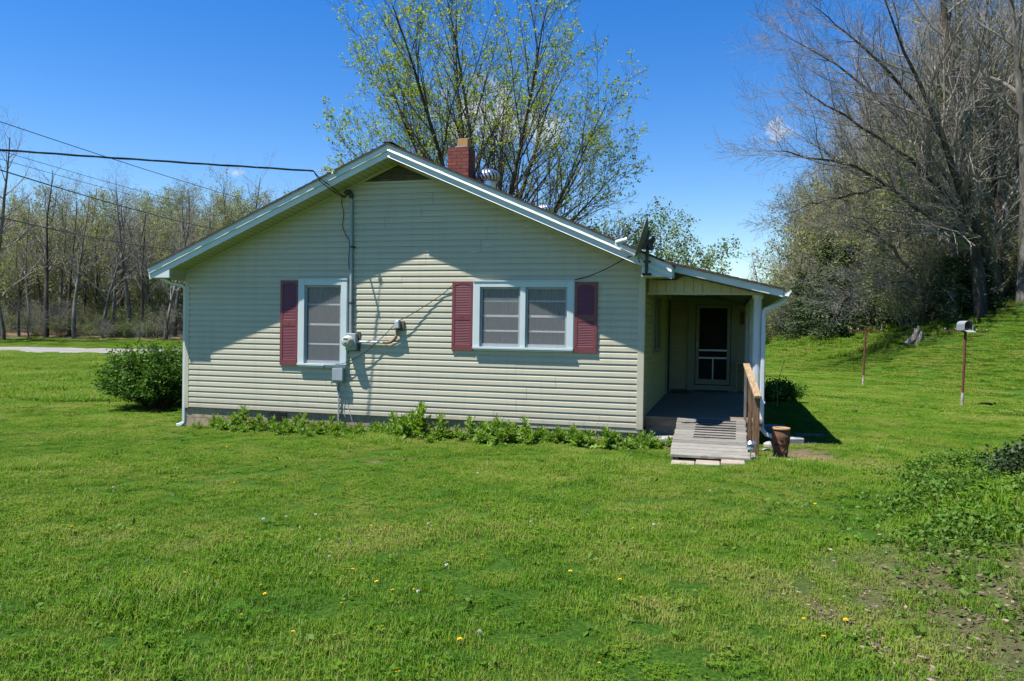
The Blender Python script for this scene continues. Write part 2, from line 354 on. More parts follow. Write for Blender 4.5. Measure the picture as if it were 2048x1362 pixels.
G_GREEN = [(-.25, (.021, .064, .010)), (.2, (.040, .118, .008)), (.5, (.071, .168, .009)), (.78, (.125, .212, .014)), (1.1, (.205, .225, .055))]
def grassmat():
    m, nt, out = nodes('lawn_blades')
    a = nt.nodes.new('ShaderNodeAttribute'); a.attribute_name = 'rnd'
    big = noise(nt, .55, 4, .6); mid = noise(nt, 2.1, 4, .65, seed=9); fine = noise(nt, 9, 3, .6, seed=4)
    def mad(x, k, y):
        n = N(nt, 'ShaderNodeMath', _operation='MULTIPLY_ADD'); n.inputs[1].default_value = k; nt.links.new(x, n.inputs[0])
        if isinstance(y, float): n.inputs[2].default_value = y
        else: nt.links.new(y, n.inputs[2])
        return n.outputs[0]
    v = mad(big, 1.35, -1.22); v = mad(mid, 1.35, v); v = mad(fine, .6, v); v = mad(a.outputs['Fac'], .55, v)
    stops = [((p + .25) / 1.35, c) for p, c in G_GREEN]
    sh = N(nt, 'ShaderNodeMath', _operation='MULTIPLY_ADD'); sh.inputs[1].default_value = 1 / 1.35; sh.inputs[2].default_value = .25 / 1.35; nt.links.new(v, sh.inputs[0])
    col = ramp(nt, stops, sh.outputs[0])
    # a share of dead straw blades
    gt = N(nt, 'ShaderNodeMath', _operation='GREATER_THAN'); gt.inputs[1].default_value = .955; nt.links.new(a.outputs['Fac'], gt.inputs[0])
    mx = N(nt, 'ShaderNodeMix', _data_type='RGBA'); nt.links.new(gt.outputs[0], mx.inputs['Factor']); nt.links.new(col, mx.inputs[6]); mx.inputs[7].default_value = (.24, .21, .09, 1)
    d = N(nt, 'ShaderNodeBsdfDiffuse'); t = N(nt, 'ShaderNodeBsdfTranslucent'); nt.links.new(mx.outputs[2], d.inputs[0]); nt.links.new(mx.outputs[2], t.inputs[0])
    ge = nt.nodes.new('ShaderNodeNewGeometry'); va = N(nt, 'ShaderNodeVectorMath', _operation='MULTIPLY_ADD'); va.inputs[1].default_value = (.55, .55, .3); va.inputs[2].default_value = (0, 0, .75)
    nt.links.new(ge.outputs['Normal'], va.inputs[0]); vn = N(nt, 'ShaderNodeVectorMath', _operation='NORMALIZE'); nt.links.new(va.outputs[0], vn.inputs[0]); nt.links.new(vn.outputs[0], d.inputs['Normal'])
    m1 = N(nt, 'ShaderNodeMixShader', Fac=.35); nt.links.new(d.outputs[0], m1.inputs[1]); nt.links.new(t.outputs[0], m1.inputs[2])
    g = N(nt, 'ShaderNodeBsdfGlossy', Roughness=.5); m2 = N(nt, 'ShaderNodeMixShader', Fac=.012); nt.links.new(m1.outputs[0], m2.inputs[1]); nt.links.new(g.outputs[0], m2.inputs[2])
    nt.links.new(m2.outputs[0], out.inputs[0]); return m
m_grass = grassmat()
def groundmat():
    m, nt, out = nodes('ground_soil'); p = N(nt, 'ShaderNodeBsdfPrincipled', Roughness=.97); p.inputs['Specular IOR Level'].default_value = .1
    soil = ramp(nt, [(.34, (.012, .036, .005)), (.46, (.03, .085, .007)), (.56, (.06, .13, .010)), (.68, (.12, .135, .045))], noise(nt, 38, 6, .8))
    lit = ramp(nt, [(.34, (.05, .034, .02)), (.46, (.14, .095, .06)), (.56, (.20, .15, .10)), (.68, (.30, .24, .17))], noise(nt, 26, 9, .8))
    a = nt.nodes.new('ShaderNodeAttribute'); a.attribute_name = 'kind'
    mx = N(nt, 'ShaderNodeMix', _data_type='RGBA'); nt.links.new(a.outputs['Fac'], mx.inputs['Factor']); nt.links.new(soil, mx.inputs[6]); nt.links.new(lit, mx.inputs[7])
    nt.links.new(mx.outputs[2], p.inputs['Base Color'])
    bp = N(nt, 'ShaderNodeBump', Strength=1.0, Distance=.035); nt.links.new(noise(nt, 38, 6, .75), bp.inputs['Height']); nt.links.new(bp.outputs[0], p.inputs['Normal'])
    nt.links.new(p.outputs[0], out.inputs[0]); return m
m_ground = groundmat()
m_road = M('asphalt', (.215, .205, .2), (.175, .17, .165), 1.5, .9, stretch=(.2, 1, 1), bump=.3, bscale=60)
m_paint = M('road_paint', (.75, .75, .72), (.65, .65, .62), 3, .6)

def glassmat():
    m, nt, out = nodes('window_glass'); t = N(nt, 'ShaderNodeBsdfTransparent'); t.inputs[0].default_value = (.86, .9, .9, 1)
    g = N(nt, 'ShaderNodeBsdfGlossy', Roughness=.03); fr = N(nt, 'ShaderNodeFresnel', IOR=1.5)
    mx = N(nt, 'ShaderNodeMixShader'); nt.links.new(fr.outputs[0], mx.inputs[0]); nt.links.new(t.outputs[0], mx.inputs[1]); nt.links.new(g.outputs[0], mx.inputs[2])
    nt.links.new(mx.outputs[0], out.inputs[0]); return m
m_glass = glassmat()
def screenmat(name, col, fac):
    m, nt, out = nodes(name); t = N(nt, 'ShaderNodeBsdfTransparent'); d = N(nt, 'ShaderNodeBsdfDiffuse'); d.inputs[0].default_value = (*col, 1)
    k = N(nt, 'ShaderNodeMath', _operation='MULTIPLY_ADD'); k.inputs[1].default_value = .12; k.inputs[2].default_value = fac - .06
    nt.links.new(noise(nt, 3, 3), k.inputs[0])
    mx = N(nt, 'ShaderNodeMixShader'); nt.links.new(k.outputs[0], mx.inputs[0]); nt.links.new(t.outputs[0], mx.inputs[1]); nt.links.new(d.outputs[0], mx.inputs[2])
    nt.links.new(mx.outputs[0], out.inputs[0]); return m
m_screen = screenmat('insect_screen', (.24, .245, .26), .42)
m_screend = screenmat('dark_screen', (.03, .03, .03), .7)
m_curtain = M('sheer_curtain', (.42, .41, .42), (.28, .27, .28), 2.5, .9, stretch=(9, 9, .5))
m_blind = M('window_blind', (.26, .25, .22), (.2, .19, .17), 4, .8)

exec_parts = []
# ================================================================== setting
rng = np.random.default_rng(7)
def blob(x, y, cx_, cy_, rx, ry, ang=0.0, soft=.5):
    c, s = math.cos(ang), math.sin(ang); dx = x - cx_; dy = y - cy_
    a = (dx * c + dy * s) / rx; b = (-dx * s + dy * c) / ry
    return sstep(1 + soft, 1 - soft, np.sqrt(a * a + b * b))
def litter(x, y):
    """0..1: how bare the ground is (soil, leaf litter)"""
    u, w = uw(x, y)
    k = sstep(36.6, 39, w) * sstep(18.6, 21.5, u + .0 * w)
    k = np.maximum(k, sstep(60, 64, w) * sstep(14, 9, u))
    k = np.maximum(k, sstep(64, 70, w))
    for a in ((10.85, -.75, .75, .85, .2), (8.75, -.35, .55, .35, 0), (xy(12.3, 27)[0], xy(12.3, 27)[1], .8, .5, 0), (11.0, .9, .6, .5, 0)):
        k = np.maximum(k, blob(x, y, *a))
    px_, py_ = xy(2.15, 4.3); k = np.maximum(k, .95 * blob(x, y, px_, py_, 1.05, .17, -1.077, .7))
    px_, py_ = xy(2.95, 4.75); k = np.maximum(k, .52 * blob(x, y, px_, py_, 1.25, .85, -1.077, .6)); k = np.maximum(k, .7 * blob(x, y, 7.3, -.30, 1.5, .22, -.03, .6))
    return k
BARE = []
for i in range(26):
    u_ = rng.uniform(-9, 12); w_ = rng.uniform(2.8, 16); BARE.append((*xy(u_, w_), rng.uniform(.06, .26), rng.uniform(.05, .14), rng.uniform(0, 3)))
def bare(x, y):
    k = litter(x, y)
    for b in BARE: k = np.maximum(k, .75 * blob(x, y, *b, .6))
    return k
def axis(segs):
    out = []
    for a, b, n in segs: out += list(np.linspace(a, b, n, endpoint=False))
    return np.array(out + [segs[-1][1]])
gu = axis([(-900, -160, 14), (-160, -40, 40), (-40, -12, 56), (-12, 14, 130), (14, 60, 92), (60, 160, 30), (160, 900, 12)])
gw = axis([(-60, 1, 16), (1, 20, 120), (20, 66, 90), (66, 160, 40), (160, 1500, 16)])
GU, GW = np.meshgrid(gu, gw); GX, GY = xy(GU, GW)
GZ = ground(GX, GY)
nv, nu = GU.shape; idx = np.arange(nv * nu).reshape(nv, nu)
GF = np.stack([idx[:-1, :-1], idx[:-1, 1:], idx[1:, 1:], idx[1:, :-1]], -1).reshape(-1, 4)
struct(link_mesh('ground', np.stack([GX, GY, GZ], -1).reshape(-1, 3), [GF], m_ground, smooth=True, attr2=bare(GX, GY).ravel()))

# the road beyond the verge, bending away behind the house
road_c = [(-160, 49.5), (-90, 49.2), (-60, 49), (-45, 49), (-30, 49), (-22, 49.2), (-16, 50), (-11, 52.5), (-8, 57), (-6.5, 63), (-6, 75), (-6, 95)]
def ribbon(name, pts, off0, off1, lift, mat):
    P = np.array(pts, float); t = np.linspace(0, len(P) - 1, 90)
    cu = np.interp(t, range(len(P)), P[:, 0]); cw = np.interp(t, range(len(P)), P[:, 1])
    for _ in range(3):
        cu[1:-1] = (cu[:-2] + cu[1:-1] * 2 + cu[2:]) / 4; cw[1:-1] = (cw[:-2] + cw[1:-1] * 2 + cw[2:]) / 4
    du = np.gradient(cu); dw = np.gradient(cw); L = np.hypot(du, dw); nu_, nw_ = -dw / L, du / L
    V = []
    K = 7
    for j in range(K):
        o = off0 + (off1 - off0) * j / (K - 1)
        x, y = xy(cu + nu_ * o, cw + nw_ * o); z = ground(x, y) + lift
        V.append(np.stack([x, y, z], -1))
    V = np.stack(V, 1); n = len(t); ix = np.arange(n * K).reshape(n, K)
    F = np.stack([ix[:-1, :-1], ix[1:, :-1], ix[1:, 1:], ix[:-1, 1:]], -1).reshape(-1, 4)
    return link_mesh(name, V.reshape(-1, 3), [F], mat, smooth=True)
struct(ribbon('road', road_c, -3.6, 3.6, .05, m_road))
struct(ribbon('road_edge_line', road_c, -3.35, -3.2, .06, m_paint))
struct(ribbon('road_edge_line', road_c, 3.2, 3.35, .06, m_paint))
struct(ribbon('road_centre_line', road_c, -.08, .08, .06, M('yellow_paint', (.5, .36, .06), (.42, .3, .05), 3, .6)))

# ================================================================== house
HW = 8.479; RZ = 4.63; SL = .435; RX = HW / 2          # width, ridge height, roof slope, ridge x
HD = 9.2                                                # house depth
FY = -.45                                               # rake face
house = thing('house', 'small one storey house with pale green lap siding, gable to the lawn, side porch', 'house', (RX, 4.5, -.2))
def roofz(x): return RZ - SL * abs(x - RX)
def siding(mb, o, du, nn, z0, z1, lim, holes=(), row=.1016, seed=1, cuts=True):
    rg = random.Random(seed); o = Vector(o); du = Vector(du); nn = Vector(nn)
    prof = [(.02, .0035), (0.0, .0145), (0.0, .0175), (.004, .0185), (.060, .0150), (.068, .0115), (.078, .0065), (.090, .0038), (.1016, .0025)]
    n = int(round((z1 - z0) / row)); st = 0
    for i in range(n):
        if i % 2 == 0: st = rg.uniform(.3, 3.6)
        zz = z0 + i * row
        l0, l1 = lim(zz)
        if l1 - l0 < .02: continue
        iv = [(-1e3, 1e3)]
        for (a, b, c, d) in holes:
            if c + .03 < zz + row / 2 < d - .03:
                nv_ = []
                for p, q in iv:
                    if a < q and b > p: nv_ += [(p, a), (b, q)]
                    else: nv_.append((p, q))
                iv = nv_
        if cuts:
            k = st
            while k < l1:
                nv_ = []
                for p, q in iv:
                    if p < k < q: nv_ += [(p, k - .0015), (k + .0015, q)]
                    else: nv_.append((p, q))
                iv = nv_; k += 3.66
        for j, (p, q) in enumerate(iv):
            V = []; ok = True
            for dz, out in prof:
                a, b = lim(zz + dz); a = max(a, p); b = min(b, q)
                if b < a: b = a = (a + b) / 2 if not (p <= a <= q) else min(max(a, p), q)
                out2 = out + (.0012 if j % 2 else 0)
                V += [tuple(o + du * a + nn * out2 + Vector((0, 0, zz + dz))), tuple(o + du * b + nn * out2 + Vector((0, 0, zz + dz)))]
            if max(lim(zz)[0], p) >= min(lim(zz)[1], q): continue
            F = [(2*t, 2*t+1, 2*t+3, 2*t+2) for t in range(len(prof) - 1)]
            mb.add(V, F)
WIN1 = (2.374, 3.321, .815, 2.385); WIN2 = (5.656, 7.359, 1.186, 2.351)
mb = MB()
def glim(z):
    t = (RZ - .27 - z) / SL
    return (max(.0, RX - t), min(HW, RX + t))
siding(mb, (0, 0, 0), (1, 0, 0), (0, -1, 0), 0, 4.07, glim, [(WIN1[0] + .04, WIN1[1] - .04, WIN1[2], WIN1[3]), (WIN2[0] + .04, WIN2[1] - .04, WIN2[2], WIN2[3])], seed=5)
mb.build('gable_siding', m_siding, house)
# other walls
mb = MB()
EY = 6.5
WIN3 = (1.55, 3.35, 1.18, 2.25)
m_shadecream = M('shaded_cream_siding', (.29, .27, .15), (.26, .24, .135), 2, .6)  # cream vinyl darkened so its colour carries the porch shade
siding(mb, (HW, 0, 0), (0, 1, 0), (1, 0, 0), 0, 2.64, lambda z: (0, EY), [(WIN3[0], WIN3[1], WIN3[2], WIN3[3])], seed=3); mb.build('side_siding', m_shadecream, house); mb = MB()
siding(mb, (0, HD, 0), (0, -1, 0), (-1, 0, 0), 0, 2.44, lambda z: (0, HD), seed=4, cuts=False); mb.build('side_siding', m_shadecream, house); mb = MB()
siding(mb, (HW, EY, .18), (1, 0, 0), (0, -1, 0), 0, 2.5, lambda z: (0, 1.85), [(.55, 1.46, .0, 2.1)], seed=6, cuts=False); mb.build('side_siding', m_shadecream, house); mb = MB()
siding(mb, (HW + 1.85, EY, 0), (0, 1, 0), (1, 0, 0), 0, 2.13, lambda z: (0, HD - EY), seed=9, cuts=False); mb.build('side_siding', m_shadecream, house); mb = MB()
mb = MB()
mb.add([(0, HD, -.3), (HW + 1.85, HD, -.3), (HW + 1.85, HD, 2.1), (HW, HD, 2.6), (RX, HD, 4.4), (0, HD, 2.6)], [(0, 5, 4, 3, 2, 1)])
mb.build('back_wall', m_siding, house)
# foundation
mb = MB()
mb.box(.012, HW - .012, .02, HD - .02, -.85, .012); mb.box(HW + .001, HW + 1.84, EY + .02, HD - .02, -.85, .16)
mb.build('foundation', m_block, house)
mb = MB(); mb.box(6.4, HW - .02, -.006, .018, -.075, -.008); mb.build('skirting_board', m_siding, house)
# crawl space vent
mb = MB(); mb.box(1.74, 2.12, -.004, .02, -.20, -.035); v = mb.build('crawl_space_vent', m_dark, house)
mb = MB()
for i in range(13): mb.box(1.75 + i * .03, 1.754 + i * .03, -.008, -.004, -.198, -.037)
for i in range(6): mb.box(1.74, 2.12, -.0085, -.0045, -.19 + i * .03, -.186 + i * .03)
mb.build('vent_grille', m_dishdark, v)
# corner trim
def corner(x0, x1, sx, y0=-.02, z0=-.02, z1=2.66):
    m = MB(); m.box(x0, x1, y0, -.002, z0, z1); return m
mb = corner(-.022, .07, -1); mb.box(-.022, -.002, -.002, .09, -.02, 2.44); mb.build('corner_trim', m_siding, house, .004)
mb = corner(HW - .085, HW + .022, 1, z1=2.72); mb.box(HW + .002, HW + .022, -.002, .09, -.02, 2.6); mb.build('corner_trim', m_siding, house, .004)
mb = MB(); mb.box(HW + 1.77, HW + 1.87, EY - .022, EY - .002, .1, 2.2); mb.build('corner_trim', m_cream, house)

# gable louvre
mb = MB()
gv0 = 4.085
for i in range(5):
    z = gv0 + i * .062; t = (RZ - .27 - z) / SL; t2 = (RZ - .27 - z - .06) / SL
    if t < .06: break
    t2 = max(t2, .02)
    mb.add([(RX - t, -.012, z), (RX + t, -.012, z), (RX + t2, .035, z + .075), (RX - t2, .035, z + .075), (RX - t, -.002, z - .006), (RX + t, -.002, z - .006)], [(0, 1, 2, 3), (4, 5, 1, 0)])
mb.add([(RX - .7, .04, gv0 - .02), (RX + .7, .04, gv0 - .02), (RX, .04, 4.40)], [(0, 1, 2)])
v = mb.build('gable_vent', m_barnwood, house)
mb = MB(); mb.box(RX - .66, RX + .66, -.022, -.014, gv0 - .045, gv0 - .008); mb.build('vent_sill', m_siding, v)

# main roof: two slopes
def slope_slab(mb, xa, xb, y0, y1, t0, t1):
    """slab between heights roofz - t1 .. roofz - t0"""
    mb.hexa([(xa, y0, roofz(xa) - t1), (xb, y0, roofz(xb) - t1), (xb, y1, roofz(xb) - t1), (xa, y1, roofz(xa) - t1),
             (xa, y0, roofz(xa) - t0), (xb, y0, roofz(xb) - t0), (xb, y1, roofz(xb) - t0), (xa, y1, roofz(xa) - t0)])
XL, XR = -.455, HW + .455
mb = MB()
rg = random.Random(3)
for side in (-1, 1):
    n = 34
    for i in range(n):                                # courses of shingles, each lapping the one below
        a = RX + side * (i / n) * (RX + .475); b = RX + side * ((i + 1) / n) * (RX + .475)
        z0a = roofz(a) ; z0b = roofz(b)
        j = rg.uniform(-.004, .003)
        mb.hexa([(a, FY - .047 + j, z0a - .03), (b, FY - .047 + j, z0b - .03), (b, HD + .3, z0b - .03), (a, HD + .3, z0a - .03),
                 (a, FY - .047 + j, z0a - .002), (b, FY - .047 + j, z0b + .006), (b, HD + .3, z0b + .006), (a, HD + .3, z0a - .002)])
mb.bar((RX, FY - .05, RZ + .006), (RX, HD + .3, RZ + .006), .16, .012)
roof = mb.build('roof', m_shingle, house)
# rake fascia in two steps with a drip edge
def rake(x_from, x_to, y0, y1, t0, t1):
    m = MB(); slope_slab(m, x_from, x_to, y0, y1, t0, t1); return m
for xa, xb in ((XL, RX), (RX, XR)):
    mb = MB()
    slope_slab(mb, xa, xb, FY - .036, FY - .001, .031, .042)
    slope_slab(mb, xa, xb, FY - .024, FY - .001, .043, .135)
    slope_slab(mb, xa, xb, FY, FY + .02, .032, .235)
    for t0, t1, yf in ((.098, .134, FY - .024), (.200, .236, FY)) if xa == RX else ():
        mb.add([(xa, yf - .001, roofz(xa) - t0), (xb, yf - .001, roofz(xb) - t0), (xb, yf - .020, roofz(xb) - t1), (xa, yf - .020, roofz(xa) - t1), (xb, yf - .0005, roofz(xb) - t1), (xa, yf - .0005, roofz(xa) - t1)], [(3, 2, 1, 0), (5, 4, 2, 3)])
    mb.build('rake_fascia', m_trim, house)
# rake soffit with its grooves
mb = MB()
for side in (-1, 1):
    for i in range(44):
        a = RX + side * (i / 44) * (RX + .03); b = RX + side * ((i + .93) / 44) * (RX + .03); e = RX + side * ((i + 1) / 44) * (RX + .03)
        y0, y1 = FY + .021, .01
        mb.add([(a, y0, roofz(a) - .232), (b, y0, roofz(b) - .232), (b, y1, roofz(b) - .232), (a, y1, roofz(a) - .232)], [(0, 1, 2, 3)])
        mb.add([(b, y0, roofz(b) - .226), (e, y0, roofz(e) - .226), (e, y1, roofz(e) - .226), (b, y1, roofz(b) - .226)], [(0, 1, 2, 3)])
    # frieze strip where soffit meets the wall
    a = RX; b = RX + side * (RX - .02)
    mb.add([(a, -.03, roofz(a) - .234), (b, -.03, roofz(b) - .234), (b, -.03, roofz(b) - .275), (a, -.03, roofz(a) - .275)], [(0, 1, 2, 3)])
    mb.add([(a, -.03, roofz(a) - .275), (b, -.03, roofz(b) - .275), (b, -.005, roofz(b) - .275), (a, -.005, roofz(a) - .275)], [(0, 1, 2, 3)])
mb.build('rake_soffit', m_cream, house)
# eaves: boxed soffit, fascia
EZ = 2.395
mb = MB()
mb.box(XL + .001, -.004, FY + .021, HD, EZ, EZ + .012); mb.box(HW + .004, XR - .001, FY + .021, .09, EZ, EZ + .012)
for x0, x1 in ((-.034, -.022), (HW + .0, HW + .012)):
    mb.box(x0, x1, FY + .021, -.001, EZ + .013, EZ + .26)
mb.each('eave_soffit', m_cream, house)
mb = MB()
mb.box(XL - .012, XL, FY + .001, HD, EZ - .005, roofz(XL) - .034); mb.box(XR, XR + .012, FY + .001, .09, EZ - .005, roofz(XR) - .034)
mb.each('eave_fascia', m_trim, house)
# triangular returns closing the eave boxes, brighter flat metal
mb = MB()
zt = lambda x: roofz(x) - .239
mb.prism([(XL, EZ - .006), (-.03, EZ - .006), (-.03, zt(-.03)), (XL, max(EZ - .005, zt(XL)))], FY + .0005, FY + .02)
mb.prism([(HW + .002, EZ - .006), (XR, EZ - .006), (XR, zt(XR) + .001 if zt(XR) > EZ else EZ - .005), (HW + .002, zt(HW))], FY + .0005, FY + .02)
mb.each('eave_return', m_trim, house)

# gutter profile along an eave
def gutter(mb, xo, sx, y0, y1, zt_, dep=.105, wid=.12):
    pr = [(0, 0), (0, -dep), (wid * .62, -dep), (wid * .8, -dep * .55), (wid, -dep * .3), (wid, 0), (wid - .012, 0), (wid - .012, -dep * .28), (wid * .72, -dep * .52), (wid * .55, -dep + .008), (.008, -dep + .008), (.008, 0)]
    poly = [(xo + sx * a, zt_ + b) for a, b in pr]
    mb.prism(poly, y0, y1)
mb = MB(); gutter(mb, XL - .014, -1, FY + .12, HD, roofz(XL) - .03); g = mb.build('gutter', m_alu, house)
mb = MB(); gutter(mb, XL - .0145, -1, FY + .117, FY + .121, roofz(XL) - .03); mb.build('end_cap', m_alu, g)
def pipe(mb, pts, w=.058, d=.075):
    # rectangular downspout: swept box with rounded corners
    P = [Vector(p) for p in pts]; V = []; F = []; K = len(P)
    for k, p in enumerate(P):
        t = (P[min(k + 1, K - 1)] - P[max(k - 1, 0)]).normalized()
        a = Vector((0, 1, 0)); a = (a - t * a.dot(t)).normalized(); b = t.cross(a)
        for i in range(8):
            th = math.pi * (i + .5) / 4; ca, sa = math.cos(th), math.sin(th)
            V.append(tuple(p + a * (math.copysign(abs(ca) ** .5, ca) * d / 2) + b * (math.copysign(abs(sa) ** .5, sa) * w / 2)))
    for k in range(K - 1):
        for i in range(8): F.append((k*8+i, k*8+(i+1)%8, (k+1)*8+(i+1)%8, (k+1)*8+i))
    F += [tuple(range(7, -1, -1)), tuple(range((K-1)*8, K*8))]
    mb.add(V, F)
mb = MB(); pipe(mb, [(XL - .06, .06, 2.46), (XL - .06, .06, 2.38), (-.36, .06, 2.31), (-.12, .055, 2.27), (-.064, .05, 2.22), (-.06, .05, 2.12), (-.06, .05, -.22), (-.064, .048, -.3), (-.12, .03, -.345), (-.19, .01, -.365)], .075, .075)
mb.build('downspout', m_alu, house)

# ---- windows of the gable
def window(x0, x1, z0, z1, fr, sill, mull, bars):
    mb = MB()
    yf, yb = -.062, .06
    mb.box(x0, x0 + fr, yf, yb, z0 + sill, z1); mb.box(x1 - fr, x1, yf, yb, z0 + sill, z1)
    mb.box(x0 + fr, x1 - fr, yf, yb, z1 - fr * .95, z1)
    if mull: xm = (x0 + x1) / 2; mb.box(xm - .045, xm + .045, yf + .006, yb, z0 + sill, z1 - fr * .95)
    w = mb.build('window', m_wintrim, house, .004)
    mb = MB(); mb.box(x0 - .004, x1 + .004, yf - .028, yb, z0 + sill * .45, z0 + sill - .002); mb.box(x0 + .01, x1 - .01, yf - .006, .03, z0, z0 + sill * .45 - .002); mb.build('sill', m_wintrim, w, .003)
    mb = MB(); mb.box(x0 - .008, x1 + .008, yf - .012, yf - .001, z1 - .012, z1 + .006); mb.box(x0 - .012, x0 - .001, yf + .01, 0, z0 + sill, z1); mb.box(x1 + .001, x1 + .012, yf + .01, 0, z0 + sill, z1); mb.build('outer_casing', m_wintrim, w)
    xs = [(x0 + fr, x1 - fr)] if not mull else [(x0 + fr, xm - .045), (xm + .045, x1 - fr)]
    za, zb = z0 + sill, z1 - fr * .95
    for a, b in xs:
        mb = MB(); t = .035
        yA, yB = -.022, .0
        mb.box(a + .001, a + t, yA, yB, za, zb); mb.box(b - t, b - .001, yA, yB, za, zb); mb.box(a + t, b - t, yA, yB, zb - t, zb - .001); mb.box(a + t, b - t, yA, yB, za + .001, za + t * 1.6)
        mb.build('storm_sash', m_sash, w)
        mb = MB()
        for f_, hh in bars:
            zc = za + (zb - za) * f_; mb.box(a + t + .001, b - t - .001, .006, .02, zc - hh / 2, zc + hh / 2)
        mb.each('muntin', m_muntin, w)
        mb = MB(); mb.add([(a + t, -.011, za + t), (b - t, -.011, za + t), (b - t, -.011, zb - t), (a + t, -.011, zb - t)], [(0, 1, 2, 3)]); mb.build('screen', m_screen, w)
        mb = MB(); mb.add([(a + .01, .013, za), (b - .01, .013, za), (b - .01, .013, zb), (a + .01, .013, zb)], [(0, 1, 2, 3)]); mb.build('pane', m_glass, w)
        n = 90; V = []; F = []; rg_ = random.Random(int(a * 100))
        ph = 0
        for i in range(n + 1):
            ph += rg_.uniform(.5, 1.3); x = a + .01 + (b - a - .02) * i / n; y = .055 + .014 * math.sin(ph) + .004 * math.sin(i * .21)
            V += [(x, y, za - .02), (x, y * 1.02, zb + .02)]
        for i in range(n): F.append((2*i, 2*i+2, 2*i+3, 2*i+1))
        mb = MB(); mb.add(V, F); mb.build('curtain', m_curtain, w, smooth=True)
    mb = MB(); X0, X1 = x0 + .03, x1 - .03
    mb.add([(X0, .3, z0), (X1, .3, z0), (X1, .3, z1), (X0, .3, z1), (X0, .01, z0), (X1, .01, z0), (X1, .01, z1), (X0, .01, z1)], [(0, 1, 2, 3), (0, 4, 5, 1), (2, 6, 7, 3), (1, 5, 6, 2), (0, 3, 7, 4)])
    mb.build('room_recess', m_dark, w)
    return w
window(*WIN1, .115, .07, False, [(.25, .028), (.5, .035), (.755, .028)])
window(*WIN2, .11, .065, True, [(.27, .028), (.52, .036), (.77, .028)])
# shutters: louvred in two panels with an arched top
def shutter(x0, x1, z0, z1, mid):
    mb = MB(); yb, yf = -.016, -.05; st = .052
    mb.box(x0, x0 + st, yf, yb, z0, z1); mb.box(x1 - st, x1, yf, yb, z0, z1)
    a, b = x0 + st, x1 - st
    mb.box(a, b, yf + .002, yb, z0, z0 + .105); mb.box(a, b, yf + .002, yb, mid - .055, mid + .055)
    n = 10
    P = [(a, z1 - .001)] + [(a + (b - a) * i / n, z1 - .075 + .035 * math.sin(math.pi * i / n)) for i in range(n + 1)] + [(b, z1 - .001)]
    mb.prism(P[::-1], yf + .002, yb)
    s = mb.build('shutter', m_shutter, house, .002)
    mb = MB()
    for lo, hi in ((z0 + .105, mid - .055), (mid + .055, z1 - .04)):
        k = int((hi - lo) / .0265)
        for i in range(k):
            z = lo + (i + .5) * (hi - lo) / k
            mb.add([(a, yf + .004, z - .013), (b, yf + .004, z - .013), (b, yf + .015, z + .018), (a, yf + .015, z + .018), (a, yf + .008, z - .016), (b, yf + .008, z - .016)], [(0, 1, 2, 3), (4, 5, 1, 0)])
    mb.add([(a, yb - .003, z0), (b, yb - .003, z0), (b, yb - .003, z1), (a, yb - .003, z1)], [(0, 1, 2, 3)])
    mb.build('louvre', m_shutter, s)
    mb = MB()
    for dx in (st * .5, x1 - x0 - st * .5):
        for z in (z0 + .1, z1 - .1): mb.lathe((x0 + dx, yf - .001, z), [(.0, -.004), (.007, -.003), (.008, .001)], 8, (0, 1, 0))
    mb.lathe(((x0 + x1) / 2, yf - .001, mid), [(.0, -.005), (.008, -.003), (.009, .001)], 8, (0, 1, 0))
    mb.each('screw', m_black, s)
shutter(2.002, 2.368, .838, 2.362, 1.60)
shutter(5.27, 5.648, 1.178, 2.343, 1.745)
shutter(7.372, 7.745, 1.182, 2.33, 1.745)

# ---- chimney and turbine ventilators on the roof
mb = MB(); CX0, CX1, CY0, CY1 = 4.415, 4.84, 2.0, 2.43
mb.box(CX0, CX1, CY0, CY1, 4.1, 5.1)
chim = mb.build('chimney', m_brick, roof)
mb = MB(); mb.prism([(CX0 - .01, 4.54), (CX0 + .14, 4.50), (CX1 + .01, 4.32), (CX1 + .01, 4.1), (CX0 - .01, 4.1)], CY0 - .014, CY0 - .006); mb.build('mortar_flashing', m_mortar, chim)
mb = MB(); mb.prism([(CX0 + .1, 5.1), (CX1 - .07, 5.1), (CX1 - .1, 5.14), (CX0 + .13, 5.14)], CY0 + .08, CY1 - .06); mb.build('mortar_cap', m_mortar, chim)
mb = MB()
fx0, fx1, fy0, fy1 = CX0 + .16, CX1 - .055, CY0 + .1, CY1 - .1
mb.box(fx0, fx1, fy0, fy0 + .025, 5.1, 5.29); mb.box(fx0, fx1, fy1 - .025, fy1, 5.1, 5.29); mb.box(fx0, fx0 + .025, fy0 + .025, fy1 - .025, 5.1, 5.29); mb.box(fx1 - .025, fx1, fy0 + .025, fy1 - .025, 5.1, 5.29)
mb.build('flue_pipe', m_flue, chim, .004)
